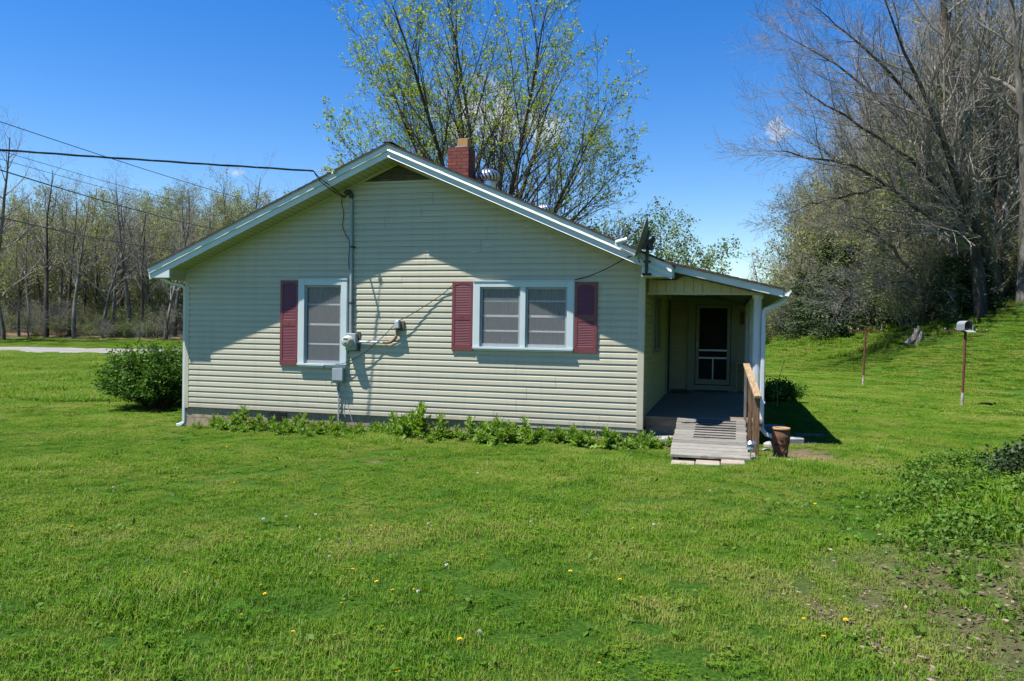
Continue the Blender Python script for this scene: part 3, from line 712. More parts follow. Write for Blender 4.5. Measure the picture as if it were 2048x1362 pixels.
def turbine(x, y, zc, r, name_label):
    zb = roofz(x) - .05
    mb = MB(); mb.lathe((x, y, 0), [(r * .72, zb), (r * .66, zc - r * .62), (r * .78, zc - r * .6), (r * .78, zc - r * .54), (.01, zc - r * .54)], 24)
    mb.lathe((x, y, 0), [(r * .85, zc - r * .50), (r * .9, zc - r * .46), (r * .85, zc - r * .42)], 24)
    t = mb.build('turbine_vent', m_turb, roof, label=name_label, smooth=False)
    mb = MB(); nb = 17
    for i in range(nb):
        V = []; F = []; K = 12
        for k in range(K + 1):
            ph = -.55 + 2.05 * k / K; rr = r * math.cos(ph); zz = zc + r * .78 * math.sin(ph) * (.78 if ph > 0 else 1)
            sw = .28 * math.sin(ph * 1.0)
            for dth, dr in ((0, 0), (.13, .010), (.24, -.006)):
                th = 2 * math.pi * i / nb + dth - sw; V.append((x + (rr + dr) * math.cos(th), y + (rr + dr) * math.sin(th), zz))
        for k in range(K):
            for j in range(2): F.append((k*3+j, k*3+j+1, (k+1)*3+j+1, (k+1)*3+j))
        mb.add(V, F)
    b_ = mb.build('vane', m_turb, t, smooth=True)
    mb = MB(); mb.lathe((x, y, 0), [(r * .8 * math.cos(q), zc + r * .74 * math.sin(q) * (.78 if q > 0 else 1)) for q in np.linspace(-.6, 1.4, 9)], 20); mb.build('dark_core', m_dishdark, t)  # dark core added to make the gaps between vanes look shaded
    mb = MB(); zt_ = zc + r * .78 * math.sin(1.35) * .78; mb.lathe((x, y, 0), [(r * .34, zt_ - .012), (r * .2, zt_ + .004), (.005, zt_ + .01)], 20); mb.build('cap', m_turb, t)
turbine(5.1, 2.5, 4.61, .228, 'shiny turbine ventilator next to the brick chimney')
turbine(5.71, 5.0, 4.30, .2, 'farther turbine ventilator lower on the roof')

# ---- porch
PSL = .237
def pz(x): return 2.645 - PSL * (x - 8.9)
PY = .1; PX1 = 10.585
mb = MB()
n = 16
xs_ = np.linspace(8.42, PX1 + .03, n + 1)
for i in range(n):
    a, b = xs_[i], xs_[i + 1]; j = rg.uniform(-.012, .012)
    mb.hexa([(a, PY - .04 + j, pz(a) - .025), (b, PY - .04 + j, pz(b) - .025), (b, HD + .2, pz(b) - .025), (a, HD + .2, pz(a) - .025),
             (a, PY - .04 + j, pz(a) + .002), (b, PY - .04 + j, pz(b) + .012), (b, HD + .2, pz(b) + .012), (a, HD + .2, pz(a) + .002)])
mb.build('porch_roof', m_shingle, house)
def pslab(mb, xa, xb, y0, y1, t0, t1):
    mb.hexa([(xa, y0, pz(xa) - t1), (xb, y0, pz(xb) - t1), (xb, y1, pz(xb) - t1), (xa, y1, pz(xa) - t1), (xa, y0, pz(xa) - t0), (xb, y0, pz(xb) - t0), (xb, y1, pz(xb) - t0), (xa, y1, pz(xa) - t0)])
mb = MB(); pslab(mb, 8.87, PX1, PY, PY + .02, .026, .135); pslab(mb, 8.87, PX1, PY - .012, PY - .001, .027, .045); mb.build('porch_rake_fascia', m_trim, house)
mb = MB(); mb.box(PX1 - .001, PX1 + .015, PY + .021, HD, pz(PX1) - .135, pz(PX1) - .028); mb.build('porch_eave_fascia', m_trim, house)
mb = MB(); gutter(mb, PX1 + .017, 1, PY + .005, HD, pz(PX1) - .028, .1, .105); g = mb.build('porch_gutter', m_alu, house)
mb = MB(); gutter(mb, PX1 + .0175, 1, PY + .002, PY + .006, pz(PX1) - .028, .1, .105); mb.build('end_cap', m_alu, g)
BY = .45; BZ = 2.175
# vertical board panel over the porch opening
mb = MB()
x = HW + .03; x_end = 10.26
while x < x_end:
    a = x; b = min(x + .146, x_end); t = lambda q: min(pz(q) - .14, 2.56 if q > 8.95 else 2.39)
    if t(b) - BZ > .005:
        mb.hexa([(a, BY, BZ + .02), (b - .018, BY, BZ + .02), (b - .018, BY + .02, BZ + .02), (a, BY + .02, BZ + .02), (a, BY, t(a)), (b - .018, BY, t(b)), (b - .018, BY + .02, t(b)), (a, BY + .02, t(a))])
        mb.box(b - .018, b, BY + .019, BY + .03, BZ + .02, t(b) - .001)
    x += .146
mb.build('porch_gable_panel', m_cream, house)
mb = MB(); mb.box(HW + .022, 10.3, BY - .012, BY + .1, BZ - .018, BZ + .019); mb.box(10.18, 10.3, BY + .101, EY - .03, BZ - .018, BZ + .12); mb.build('porch_beam', m_cream, house)
mb = MB()
mb.add([(HW + .02, PY + .02, pz(HW) - .136), (PX1 - .002, PY + .02, pz(PX1) - .136), (PX1 - .002, EY, pz(PX1) - .136), (HW + .02, EY, pz(HW) - .136)], [(0, 1, 2, 3)])
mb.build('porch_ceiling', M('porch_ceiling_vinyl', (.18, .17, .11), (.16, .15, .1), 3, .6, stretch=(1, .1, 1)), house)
# fluted columns
def column(x, y, zb, zt_):
    mb = MB(); n = 72; V = []; F = []
    prof = [(zb + .06, 1.0), (zb + .9, .99), (zt_ - .06, .9)]
    for z, s in prof:
        for i in range(n):
            th = 2 * math.pi * i / n; r = .068 * s * (1 - .075 * max(0, math.cos(th * 18))); V.append((x + r * math.cos(th), y + r * math.sin(th), z))
    for k in range(2):
        for i in range(n): F.append((k*n+i, k*n+(i+1)%n, (k+1)*n+(i+1)%n, (k+1)*n+i))
    mb.add(V, F); c = mb.build('porch_column', m_alu, house)
    mb = MB(); mb.lathe((x, y, 0), [(.01, zt_), (.088, zt_), (.09, zt_ - .03), (.078, zt_ - .045), (.07, zt_ - .065), (.06, zt_ - .066)], 28); mb.build('capital', m_alu, c)
    mb = MB(); mb.lathe((x, y, 0), [(.07, zb + .07), (.08, zb + .055), (.09, zb + .03), (.09, zb), (.01, zb)], 28); mb.build('base', m_alu, c)
column(10.235, .5, .2, BZ - .02); column(10.24, 3.4, .2, BZ - .02); column(10.24, 6.2, .2, BZ - .02)
# deck
mb = MB(); y = .3
while y < EY - .02:
    b = min(y + .138, EY - .02); dz = rg.uniform(-.003, .003); mb.box(HW + .024, 10.33, y, b - .005, .13, .17 + dz); y += .138
deck = mb.build('porch_deck', m_deck, house)
mb = MB(); mb.box(HW + .026, 10.31, .315, .345, .02, .128); mb.box(10.28, 10.31, .35, EY, .0, .128); mb.build('rim_board', m_deck, deck)
mb = MB(); mb.box(HW + .03, 10.26, .40, EY - .03, -.6, .1); mb.build('porch_foundation', m_concdark, house)
mb = MB(); mb.box(10.16, 10.345, .36, .6, .06, .199); mb.build('column_block', m_stone, house, .006)
# far wall: casing, screen door
d0, d1, dz0, dz1 = 9.09, 9.876, .32, 2.19
mb = MB(); yy = EY - .04
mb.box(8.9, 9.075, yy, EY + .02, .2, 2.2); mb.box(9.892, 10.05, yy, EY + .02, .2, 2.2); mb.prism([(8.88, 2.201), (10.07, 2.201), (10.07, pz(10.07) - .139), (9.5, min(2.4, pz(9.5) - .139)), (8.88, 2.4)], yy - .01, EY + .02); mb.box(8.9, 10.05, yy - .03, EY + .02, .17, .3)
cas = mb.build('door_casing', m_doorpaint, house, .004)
mb = MB(); y0, y1 = EY - .03, EY - .002; s = .075
mb.box(d0, d0 + s, y0, y1, dz0, dz1); mb.box(d1 - s, d1, y0, y1, dz0, dz1); mb.box(d0 + s, d1 - s, y0, y1, dz1 - .07, dz1); mb.box(d0 + s, d1 - s, y0, y1, dz0, dz0 + .12)
sd = mb.build('screen_door', m_doorpaint, house, .003, label='dark screen door with pale frame at the back of the porch')
mb = MB(); mb.box(d0 + s, d1 - s, y0 + .002, y1, 1.105, 1.145); mb.box(d0 + s, d1 - s, y0 + .002, y1, .925, .965); mb.box(9.475, 9.5, y0 + .002, y1, dz0 + .12, .925); mb.each('crossbar', m_alu, sd)
mb = MB(); mb.add([(d0 + s, EY - .012, dz0 + .1), (d1 - s, EY - .012, dz0 + .1), (d1 - s, EY - .012, dz1 - .06), (d0 + s, EY - .012, dz1 - .06)], [(0, 1, 2, 3)]); mb.build('screen_mesh', m_screend, sd)
mb = MB(); mb.box(d0 + .02, d0 + .05, y0 - .035, y0 - .02, 1.2, 1.32); mb.box(d0 + .025, d0 + .045, y0 - .02, y0 - .001, 1.21, 1.23); mb.box(d0 + .025, d0 + .045, y0 - .02, y0 - .001, 1.29, 1.31); mb.build('handle', m_galv, sd)
mb = MB(); mb.box(d1 - .012, d1 + .014, y0 - .01, y0 - .001, 1.9, 2.0); mb.box(d1 - .012, d1 + .014, y0 - .01, y0 - .001, .52, .62); mb.each('hinge', m_dishdark, sd)
mb = MB(); mb.box(8.95, 10.0, EY + .03, EY + .07, .2, 2.3); mb.build('dark_door_backing', m_dark, house)  # dark sheet behind the doorway, widened to block stray light around the door
# side door and side window in the long wall under the porch
mb = MB(); mb.box(HW + .01, HW + .05, 5.0, 5.12, .17, 2.28); mb.box(HW + .01, HW + .05, 6.02, 6.14, .17, 2.28); mb.box(HW + .01, HW + .052, 5.0, 6.14, 2.281, 2.39)
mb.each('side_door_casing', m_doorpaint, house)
mb = MB(); mb.box(HW + .016, HW + .03, 5.12, 6.02, .19, 2.28); sd2 = mb.build('side_door', m_dark, house)
mb = MB(); mb.lathe((HW + .03, 5.95, 1.15), [(.0, .06), (.025, .055), (.028, .04), (.012, .03), (.012, 0)], 12, (1, 0, 0)); mb.build('door_knob', m_galv, sd2)
mb = MB(); a, b, z0, z1 = WIN3
mb.box(HW - .02, HW + .045, a - .02, a + .05, z0, z1); mb.box(HW - .02, HW + .045, b - .05, b + .02, z0, z1); mb.box(HW - .02, HW + .045, a + .05, b - .05, z1 - .05, z1); mb.box(HW - .02, HW + .06, a - .03, b + .03, z0 - .04, z0 - .001)
mb.box(HW - .02, HW + .03, (a + b) / 2 - .025, (a + b) / 2 + .025, z0, z1 - .05)
w3 = mb.build('side_window', m_doorpaint, house)
mb = MB(); mb.add([(HW + .004, a, z0), (HW + .004, b, z0), (HW + .004, b, z1), (HW + .004, a, z1)], [(0, 1, 2, 3)]); mb.build('pane', m_glass, w3)
mb = MB(); mb.add([(HW - .03, a, z0), (HW - .03, b, z0), (HW - .03, b, z1), (HW - .03, a, z1)], [(0, 1, 2, 3)])
mb.build('blind', m_blind, w3)
# porch downspout
mb = MB(); pipe(mb, [(PX1 + .06, .34, 2.14), (PX1 + .055, .34, 2.07), (PX1 - .06, .36, 2.0), (10.45, .42, 1.965), (10.35, .44, 1.93), (10.325, .45, 1.86), (10.325, .45, .1), (10.335, .45, .02), (10.40, .44, -.05), (10.55, .42, -.095)], .07, .07)
ds = mb.build('porch_downspout', m_alu, house)
mb = MB(); mb.box(10.25, 10.285, .44, .46, .44, .47); mb.box(10.284, 10.37, .41, .415, .435, .475); mb.build('strap', m_alu, ds)
# ================================================================== things fixed to the house
# service mast and meter
t = thing('electric_meter', 'round grey electric meter with tall service mast beside the narrow window', 'electric meter', (3.45, -.05, 1.28))
mb = MB(); mb.tube([(3.405, -.05, 1.42), (3.395, -.05, 2.6), (3.38, -.05, 3.80)], .027, 10); mb.build('mast', m_greybox, t, smooth=False)
mb = MB(); mb.tube([(3.38, -.05, 3.79), (3.378, -.05, 3.86), (3.36, -.07, 3.90), (3.32, -.10, 3.90), (3.29, -.11, 3.86)], [.032, .036, .045, .05, .042], 10); mb.build('weatherhead', m_dishdark, t)
mb = MB()
for z in (1.95, 2.93): mb.box(3.355, 3.45, -.06, -.012, z, z + .03); mb.lathe((3.40, -.05, z), [(.031, 0), (.033, .01), (.031, .03)], 12)
mb.each('pipe_strap', m_dishdark, t)
mb = MB(); mb.box(3.385, 3.575, -.03, -.012, 1.12, 1.46); mb.build('backboard', m_barnwood, t, .002)
mb = MB(); mb.box(3.335, 3.53, -.125, -.031, 1.135, 1.435); mb.build('meter_box', m_greybox, t, .012)
mb = MB(); c = (3.395, -.125, 1.29); mb.lathe(c, [(.105, 0), (.105, .03), (.095, .035), (.093, .085), (.082, .105), (.05, .115), (.001, .117)], 28, (0, -1, 0)); dm = mb.build('meter_dial', m_meterglass, t, smooth=True)
mb = MB(); mb.box(3.355, 3.435, -.2435, -.2415, 1.325, 1.345); mb.box(3.38, 3.41, -.2435, -.2415, 1.25, 1.27); mb.each('register', m_black, dm)
t = thing('conduit_outlet', 'white horizontal conduit curving up to a small grey outlet head on the wall', 'conduit', (3.9, -.06, 1.29))
mb = MB(); mb.tube([(3.53, -.05, 1.285), (4.02, -.055, 1.285)], .024, 10); mb.build('pipe', m_alu, t)
mb = MB()
arc = [(4.02, -.055, 1.285)] + [(4.10 + .19 * math.sin(a), -.06 - .015 * a, 1.475 - .19 * math.cos(a)) for a in np.linspace(0, math.pi / 2, 9)] + [(4.292, -.09, 1.52)]
mb.tube(arc, .027, 10); mb.build('elbow', M('rusty_pipe', (.28, .2, .13), (.16, .09, .05), 14, .7), t)
mb = MB(); mb.hexa([(4.25, -.14, 1.53), (4.345, -.14, 1.53), (4.345, -.05, 1.53), (4.25, -.05, 1.53), (4.262, -.125, 1.66), (4.33, -.125, 1.66), (4.34, -.05, 1.68), (4.255, -.05, 1.68)]); mb.build('outlet_head', m_greybox, t, .012)
mb = MB(); mb.box(4.25, 4.40, -.045, -.012, 1.5, 1.66); mb.build('backboard', m_barnwood, t)
t = thing('telephone_box', 'small grey utility box with thin conduit running into the ground under the window', 'utility box', (3.2, -.06, -.2))
mb = MB(); mb.box(3.10, 3.285, -.115, -.014, .565, .80); mb.build('box', m_greybox, t, .008)
mb = MB(); mb.box(3.092, 3.293, -.135, -.1155, .60, .812); mb.build('lid', m_greybox, t, .006)
mb = MB(); mb.tube([(3.165, -.05, .565), (3.16, -.05, .45), (3.185, -.05, .3), (3.188, -.05, -.3)], .016, 8); mb.build('conduit', m_greybox, t)
mb = MB(); mb.tube([(3.245, -.07, .565), (3.25, -.06, .43), (3.29, -.03, .3), (3.27, -.025, .1), (3.30, -.025, -.05)], .004, 5); mb.tube([(3.25, -.07, .565), (3.29, -.05, .42), (3.35, -.025, .15), (3.44, -.025, -.12)], .004, 5); mb.each('ground_wire', m_alu, t)
# loose wall wires
def wire(name, label, pts, r, mat=m_wire, n=5, cat='wire', group=None):
    P = np.array(pts, float); tt = np.linspace(0, len(P) - 1, max(24, len(P) * 6))
    Q = np.stack([np.interp(tt, range(len(P)), P[:, k]) for k in range(3)], 1)
    for _ in range(3): Q[1:-1] = (Q[:-2] + 2 * Q[1:-1] + Q[2:]) / 4
    mb = MB(); mb.tube(Q, r, n); return tag(mb.build(name, mat), label, cat, group)
wire('wall_wire', 'thin black wire from the double window shutter down to the outlet head', [(5.27, -.05, 2.27), (5.1, -.03, 2.13), (4.75, -.055, 1.9), (4.45, -.09, 1.72), (4.31, -.1, 1.66)], .0065)
wire('wall_wire', 'thin black wire slanting from the outlet head past the meter to the window sill', [(4.25, -.09, 1.60), (4.0, -.075, 1.36), (3.7, -.09, 1.1), (3.45, -.08, .97), (3.3, -.1, .9), (3.05, -.1, .865), (2.9, -.1, .86), (2.93, -.1, .80)], .0065)
wire('dish_cable', 'black cable from the satellite dish to the top corner of the double window', [(7.37, -.03, 2.37), (7.6, -.08, 2.42), (7.9, -.25, 2.52), (8.2, -.42, 2.66), (8.35, -.5, 2.715), (8.42, -.52, 2.70), (8.46, -.52, 2.6)], .008)
wire('mast_wire', 'thin loose wire hanging beside the service mast', [(3.2, -.06, 3.86), (3.18, -.03, 3.72), (3.23, -.03, 3.55), (3.2, -.03, 3.3), (3.29, -.03, 3.12), (3.35, -.03, 3.05), (3.33, -.03, 2.7), (3.345, -.03, 2.55)], .006)
# insulator and service drop
t = thing('wire_bracket', 'small white insulator knob on the left rake of the gable', 'insulator', (3.29, FY - .04, 4.17))
mb = MB(); mb.tube([(3.33, FY - .001, 4.175), (3.28, FY - .06, 4.165)], .012, 8); mb.each('hook', m_galv, t)
mb = MB(); mb.lathe((3.27, FY - .07, 4.165), [(.0, -.035), (.025, -.03), (.018, -.008), (.018, .008), (.025, .03), (.0, .035)], 12, (.3, 0, 1)); mb.build('insulator', m_trim, t)
A = np.array([3.27, FY - .07, 4.165]); D = np.array([-1.62, -1, .0])
def drop(tv): return A + D * tv + np.array([0, 0, .0045 * tv * tv - .02 * tv])
t = thing('service_drop', 'thick twisted black service cable running left from the gable out of the picture', 'power cable', tuple(A))
tv = np.linspace(.17, 14, 420)
for k in range(3):
    mb = MB(); ph = tv * 7.5 + k * 2.094
    mb.tube([drop(q) + np.array([.0, .008 * math.cos(p), .010 * math.sin(p)]) for q, p in zip(tv, ph)], .0085 if k else .006, 5); mb.build('strand', m_wire if k else m_dishdark, t)
s0 = drop(.17)
mb = MB(); mb.tube([s0, A], .006, 5); mb.build('neutral_wire', m_galv, t)
for k, dz in enumerate((0, .05)):
    P = np.array([s0, s0 + np.array([.1, .03, -.12 - dz]), (3.2, -.38, 3.92 - dz), (3.33, -.2, 3.79 - dz * .4), (3.31, -.12, 3.85)]); tt = np.linspace(0, 4, 40)
    Q = np.stack([np.interp(tt, range(5), P[:, j]) for j in range(3)], 1)
    for _ in range(6): Q[1:-1] = (Q[:-2] + 2 * Q[1:-1] + Q[2:]) / 4
    mb = MB(); mb.tube(Q, .0085, 6); mb.build('drip_loop', m_wire, t)
# lines along the road
def line(a, b, sag, r, label):
    a = np.array(a); b = np.array(b); d = b - a; q = np.linspace(-.6, 1.6, 60)
    P = [a + d * s + np.array([0, 0, -4 * sag * s * (1 - s)]) for s in q]
    mb = MB(); mb.tube(P, r, 4); tag(mb.build('power_line', m_wire), label, 'power line', 'overhead lines along the road')
line((-25.96, 19.23, 11.66), (-33.63, 53.41, 13.2), .12, .022, 'highest thin overhead line, crossing above the twisted cable')
line((-25.21, 19.43, 9.98), (-37.31, 52.42, 12.43), .12, .013, 'faint thin overhead line, upper one of the close pair over the far trees')
line((-25.95, 19.23, 9.77), (-37.3, 52.42, 11.95), .12, .013, 'faint thin overhead line, lower one of the close pair over the far trees')
line((-17.03, 11.27, 7.3), (-29.37, 39.02, 9.09), .1, .026, 'thick dark overhead line slanting down in front of the bare treetops')
line((-17.02, 11.28, 5.49), (-31.56, 38.43, 7.22), .12, .026, 'lowest overhead line, running in front of the wood to the roof corner')

# satellite dish on the eave return
t = thing('satellite_dish', 'grey satellite dish seen edge on, bolted to the right corner of the gable', 'satellite dish', (8.5, FY, 2.45))
nrm = Vector((-.955, -.12, .27)).normalized(); dc = Vector((8.50, -.66, 2.97))
sd_ = nrm.cross(Vector((0, 0, 1))).normalized(); up_ = sd_.cross(nrm)
V = []; F = []; rings = 8; n = 40
for sgn, off in ((1, 0), (1, -.014)):
    for k in range(rings + 1):
        q = k / rings
        for i in range(n):
            th = 2 * math.pi * i / n; p = dc + sd_ * (q * .29 * math.cos(th)) + up_ * (q * .325 * math.sin(th)) + nrm * (.085 * q * q - .06 + off * (1.2 - .4 * q)); V.append(tuple(p))
B = (rings + 1) * n
for k in range(rings):
    for i in range(n):
        a, b, c_, d_ = k*n+i, k*n+(i+1)%n, (k+1)*n+(i+1)%n, (k+1)*n+i
        F.append((a, b, c_, d_)); F.append((B + d_, B + c_, B + b, B + a))
for i in range(n): F.append((rings*n+i, rings*n+(i+1)%n, B+rings*n+(i+1)%n, B+rings*n+i))
mb = MB(); mb.add(V, F); mb.build('reflector', m_dish, t, smooth=True)
bk = dc - nrm * .08
mb = MB(); mb.bar(bk + up_ * .12, bk - up_ * .16, .16, .05, up=tuple(nrm)); mb.bar(bk - nrm * .02 - up_ * .02, bk - nrm * .12 - up_ * .14, .07, .07); mb.lathe(bk - nrm * .05, [(.0, 0), (.06, .01), (.065, .06), (.0, .07)], 14, tuple(-nrm)); mb.build('back_bracket', m_dishdark, t)
pt = bk - nrm * .05 - up_ * .12
mb = MB(); mb.tube([tuple(pt + Vector((0, 0, .08))), (8.572, -.60, 2.70), (8.565, -.56, 2.46), (8.56, -.53, 2.42)], .027, 10); mb.build('mast', m_dishdark, t)
mb = MB(); mb.box(8.50, 8.63, FY - .06, FY - .002, 2.405, 2.44); mb.box(8.51, 8.62, FY - .05, FY - .002, 2.60, 2.63)
mb.lathe((8.51, FY - .07, 2.42), [(.02, -.02), (.02, .02)], 8, (0, 1, 0)); mb.lathe((8.62, FY - .07, 2.42), [(.02, -.02), (.02, .02)], 8, (0, 1, 0)); mb.each('foot', m_dishdark, t)
lp = dc - up_ * .31 - nrm * .02; le = Vector((8.20, -.80, 2.77))
mb = MB(); mb.bar(tuple(lp), tuple(le), .03, .035); mb.bar(tuple(le), tuple(le + Vector((-.01, 0, .1))), .028, .03); mb.build('feed_arm', m_alu, t)
hd = le + Vector((-.03, 0, .12))
mb = MB(); mb.lathe(hd, [(.0, -.05), (.034, -.045), (.036, .03), (.028, .09), (.042, .10), (.042, .125), (.0, .13)], 14, (.95, .1, .25)); mb.bar(hd + Vector((-.03, 0, .0)), hd + Vector((-.04, 0, -.07)), .04, .05); mb.build('receiver', m_trim, t)

# ================================================================== ramp, rail, porch surroundings
RY0, RY1, RZ0, RZ1 = .30, -1.66, .178, -.125
def rz(y): return RZ1 + (RZ0 - RZ1) * (y - RY1) / (RY0 - RY1)
t = thing('wooden_ramp', 'weathered plank ramp with black grip strips leading up to the porch', 'ramp', (9.55, -.7, -.15))
npl = 14
for i in range(npl):
    ya = RY1 + (RY0 - RY1) * i / npl; yb = RY1 + (RY0 - RY1) * (i + 1) / npl - .014
    j = rg.uniform(-.008, .008); xa = 9.03 + j; xb = (10.165 if i < 2 else 10.072) + rg.uniform(-.01, .01); dz = rg.uniform(-.003, .003)
    mb = MB(); mb.hexa([(xa, ya, rz(ya) - .038), (xb, ya, rz(ya) - .038), (xb, yb, rz(yb) - .038), (xa, yb, rz(yb) - .038), (xa, ya, rz(ya) + dz), (xb, ya, rz(ya) + dz), (xb, yb, rz(yb) + dz), (xa, yb, rz(yb) + dz)])
    mb.build('plank', m_rampwood, t, .004)
for i in range(8):
    y = .14 - i * .135; mb = MB(); xo = -.02 * i / 8
    mb.hexa([(9.33 + xo, y, rz(y) + .004), (9.93 + xo, y, rz(y) + .004), (9.93 + xo, y + .028, rz(y + .028) + .004), (9.33 + xo, y + .028, rz(y + .028) + .004), (9.33 + xo, y, rz(y) + .008), (9.93 + xo, y, rz(y) + .008), (9.93 + xo, y + .028, rz(y + .028) + .008), (9.33 + xo, y + .028, rz(y + .028) + .008)]); mb.each('grip_strip', m_black, t)
for x in (9.1, 9.55, 9.98):
    mb = MB(); mb.hexa([(x, RY1 + .05, rz(RY1) - .15 + .04), (x + .04, RY1 + .05, rz(RY1) - .11), (x + .04, .28, rz(.28) - .18), (x, .28, rz(.28) - .18), (x, RY1 + .05, rz(RY1 + .05) - .04), (x + .04, RY1 + .05, rz(RY1 + .05) - .04), (x + .04, .28, rz(.28) - .04), (x, .28, rz(.28) - .04)]); mb.build('joist', m_deck, t)
t = thing('handrail', 'wooden ramp handrail with brown posts and pale sloping cap board', 'handrail', (10.13, -.5, -.2))
mb = MB(); mb.bar((10.075, .50, 1.055), (10.185, -1.38, .675), .098, .038); mb.build('cap_rail', m_railwood, t, .004)
mb = MB(); mb.box(10.125, 10.215, -1.34, -1.25, -.2, .672); mb.build('post', m_postwood, t, .004)
mb = MB(); mb.box(10.085, 10.14, -.62, -.53, -.02, .82); mb.build('post', m_postwood, t, .004)
mb = MB(); mb.box(10.05, 10.09, .33, .42, .17, 1.015); mb.build('post', m_deck, t, .004)
# grey slab, pavers, blocks
mb = MB(); mb.hexa([(8.42, -.16, -.26), (9.1, -.12, -.26), (9.1, .3, -.26), (8.42, .3, -.26), (8.44, -.14, -.125), (9.1, -.1, -.13), (9.1, .3, -.13), (8.44, .3, -.125)]); tag(mb.build('concrete_slab', m_conc, bevel=.01), 'flat concrete slab between the house corner and the ramp', 'slab')
for i, (a, b, lb) in enumerate(((9.06, 9.37, 'pale paving stone under the ramp front edge, nearest the house wall'), (9.385, 9.70, 'pale paving stone in the middle under the ramp front edge'), (9.715, 10.02, 'pale paving stone under the ramp front edge, nearest the solar light'))):
    z = gz(a, -1.75); mb = MB(); mb.box(a, b, -1.95 + .01 * i, -1.55, z - .06, z + .022 + .003 * i); tag(mb.build('paving_stone', m_stone, bevel=.012), lb, 'paving stone', 'paving stones under the ramp')
mb = MB(); z = gz(10.8, .75); mb.hexa([(10.52, .5, z - .05), (11.0, .72, z - .05), (10.95, .92, z - .05), (10.47, .70, z - .05), (10.52, .5, z + .085), (11.0, .72, z + .085), (10.95, .92, z + .10), (10.47, .70, z + .10)]); tag(mb.build('concrete_block', m_conc, bevel=.015), 'long white concrete block behind the clay pot', 'concrete block')
mb = MB(); mb.lathe((10.47, .30, z + .01), [(.0, .055), (.07, .05), (.12, .02), (.13, -.05)], 9); tag(mb.build('field_stone', m_conc), 'pale rounded stone under the end of the porch downspout', 'stone')
for i, (x, y, s, lb) in enumerate(((10.36, -.30, .075, 'small pale stone on the bare dirt beside the clay pot'), (10.40, -1.35, .05, 'small grey stone at the foot of the handrail'), (10.62, -1.35, .045, 'small rock at the lawn edge in front of the clay pot'))):
    mb = MB(); mb.lathe((x, y, gz(x, y)), [(.0, s * .7), (s * .7, s * .55), (s * 1.1, s * .15), (s, -s)], 8); tag(mb.build('small_stone', m_rock), lb, 'stone')
mb = MB(); z = gz(10.6, 2.6); mb.box(10.4, 10.85, 2.3, 2.75, z - .1, z + .12); tag(mb.build('step_block', m_concdark, bevel=.015), 'grey concrete step in the porch shade', 'step')
mb = MB(); z = gz(11.1, 2.2); mb.bar((10.95, 2.0, z + .03), (11.45, 2.12, z + .03), .07, .05); tag(mb.build('wood_strip', m_deck), 'weathered strip lying on the shaded grass beside the porch', 'board')
# doormats
for x0, x1, y0, y1, lb in ((8.62, 9.0, 5.4, 5.85, 'dark doormat by the side door on the porch'), (9.1, 9.85, 6.1, 6.42, 'dark doormat in front of the screen door')):
    mb = MB(); mb.box(x0, x1, y0, y1, .174, .19); tag(mb.build('doormat', m_black, bevel=.004), lb, 'doormat')
# plaque and box on the far porch wall
mb = MB(); mb.box(10.10, 10.19, EY - .045, EY - .018, 1.74, 2.03)
for i in range(5): mb.box(10.115, 10.175, EY - .055, EY - .045, 1.76 + i * .053, 1.79 + i * .053)
tag(mb.build('wall_plaque', M('brown_plaque', (.16, .06, .03), (.09, .04, .02), 10, .7)), 'small brown plaque on the back wall of the porch', 'plaque')
t = thing('porch_shelf', 'small pale stand against the back wall of the porch beside the screen door', 'stand', (10.12, 6.3, .17))
mb = MB(); mb.box(10.0, 10.2, 6.15, 6.45, .83, .875); mb.build('top', m_doorpaint, t)
for x in (10.01, 10.17):
    for y in (6.16, 6.41): mb = MB(); mb.box(x, x + .025, y, y + .025, .17, .829); mb.build('leg', m_doorpaint, t)
# strawberry pot
z0 = gz(10.52, -1.0) - .02
t = thing('clay_pot', 'tall terracotta strawberry pot with side pockets beside the ramp rail', 'pot', (10.52, -1.0, z0))
mb = MB(); pr = [(.0, 0), (.118, 0), (.118, .05), (.126, .10), (.130, .125), (.124, .14), (.140, .20), (.152, .225), (.144, .24), (.155, .29), (.158, .325), (.148, .34), (.140, .385), (.132, .41), (.115, .40), (.115, .33), (.0, .33)]; pr = [(r_ * .8, h_ * 1.04) for r_, h_ in pr]
mb.lathe((10.52, -1.0, z0), pr, 36); body = mb.build('body', m_terrashade, t, smooth=True)
mb = MB(); mb.lathe((10.52, -1.0, z0), [(.102, .412), (.122, .416), (.127, .43), (.122, .446), (.104, .446), (.096, .43), (.096, .40)], 36); mb.build('rim', m_terrarim, t, smooth=True)
for th, h in ((-2.15, .22), (-1.15, .13), (-.6, .27), (-1.6, .3), (2.6, .2)):
    r = .112; dv = Vector((math.cos(th), math.sin(th), 0)); p = Vector((10.52, -1.0, z0 + h)) + dv * r
    mb = MB(); mb.lathe(p - dv * .01, [(.024, 0), (.03, .016), (.026, .02), (.019, .0)], 12, tuple(dv + Vector((0, 0, .35)))); k = mb.build('pocket', m_terrashade, t)
    mb = MB(); mb.lathe(p - dv * .004, [(.0, .008), (.022, .008)], 12, tuple(dv + Vector((0, 0, .35)))); mb.build('hole', m_dark, k)
mb = MB(); mb.lathe((10.52, -1.0, z0 + .372), [(.0, .01), (.095, 0)], 20); mb.build('soil', m_dirt, t)
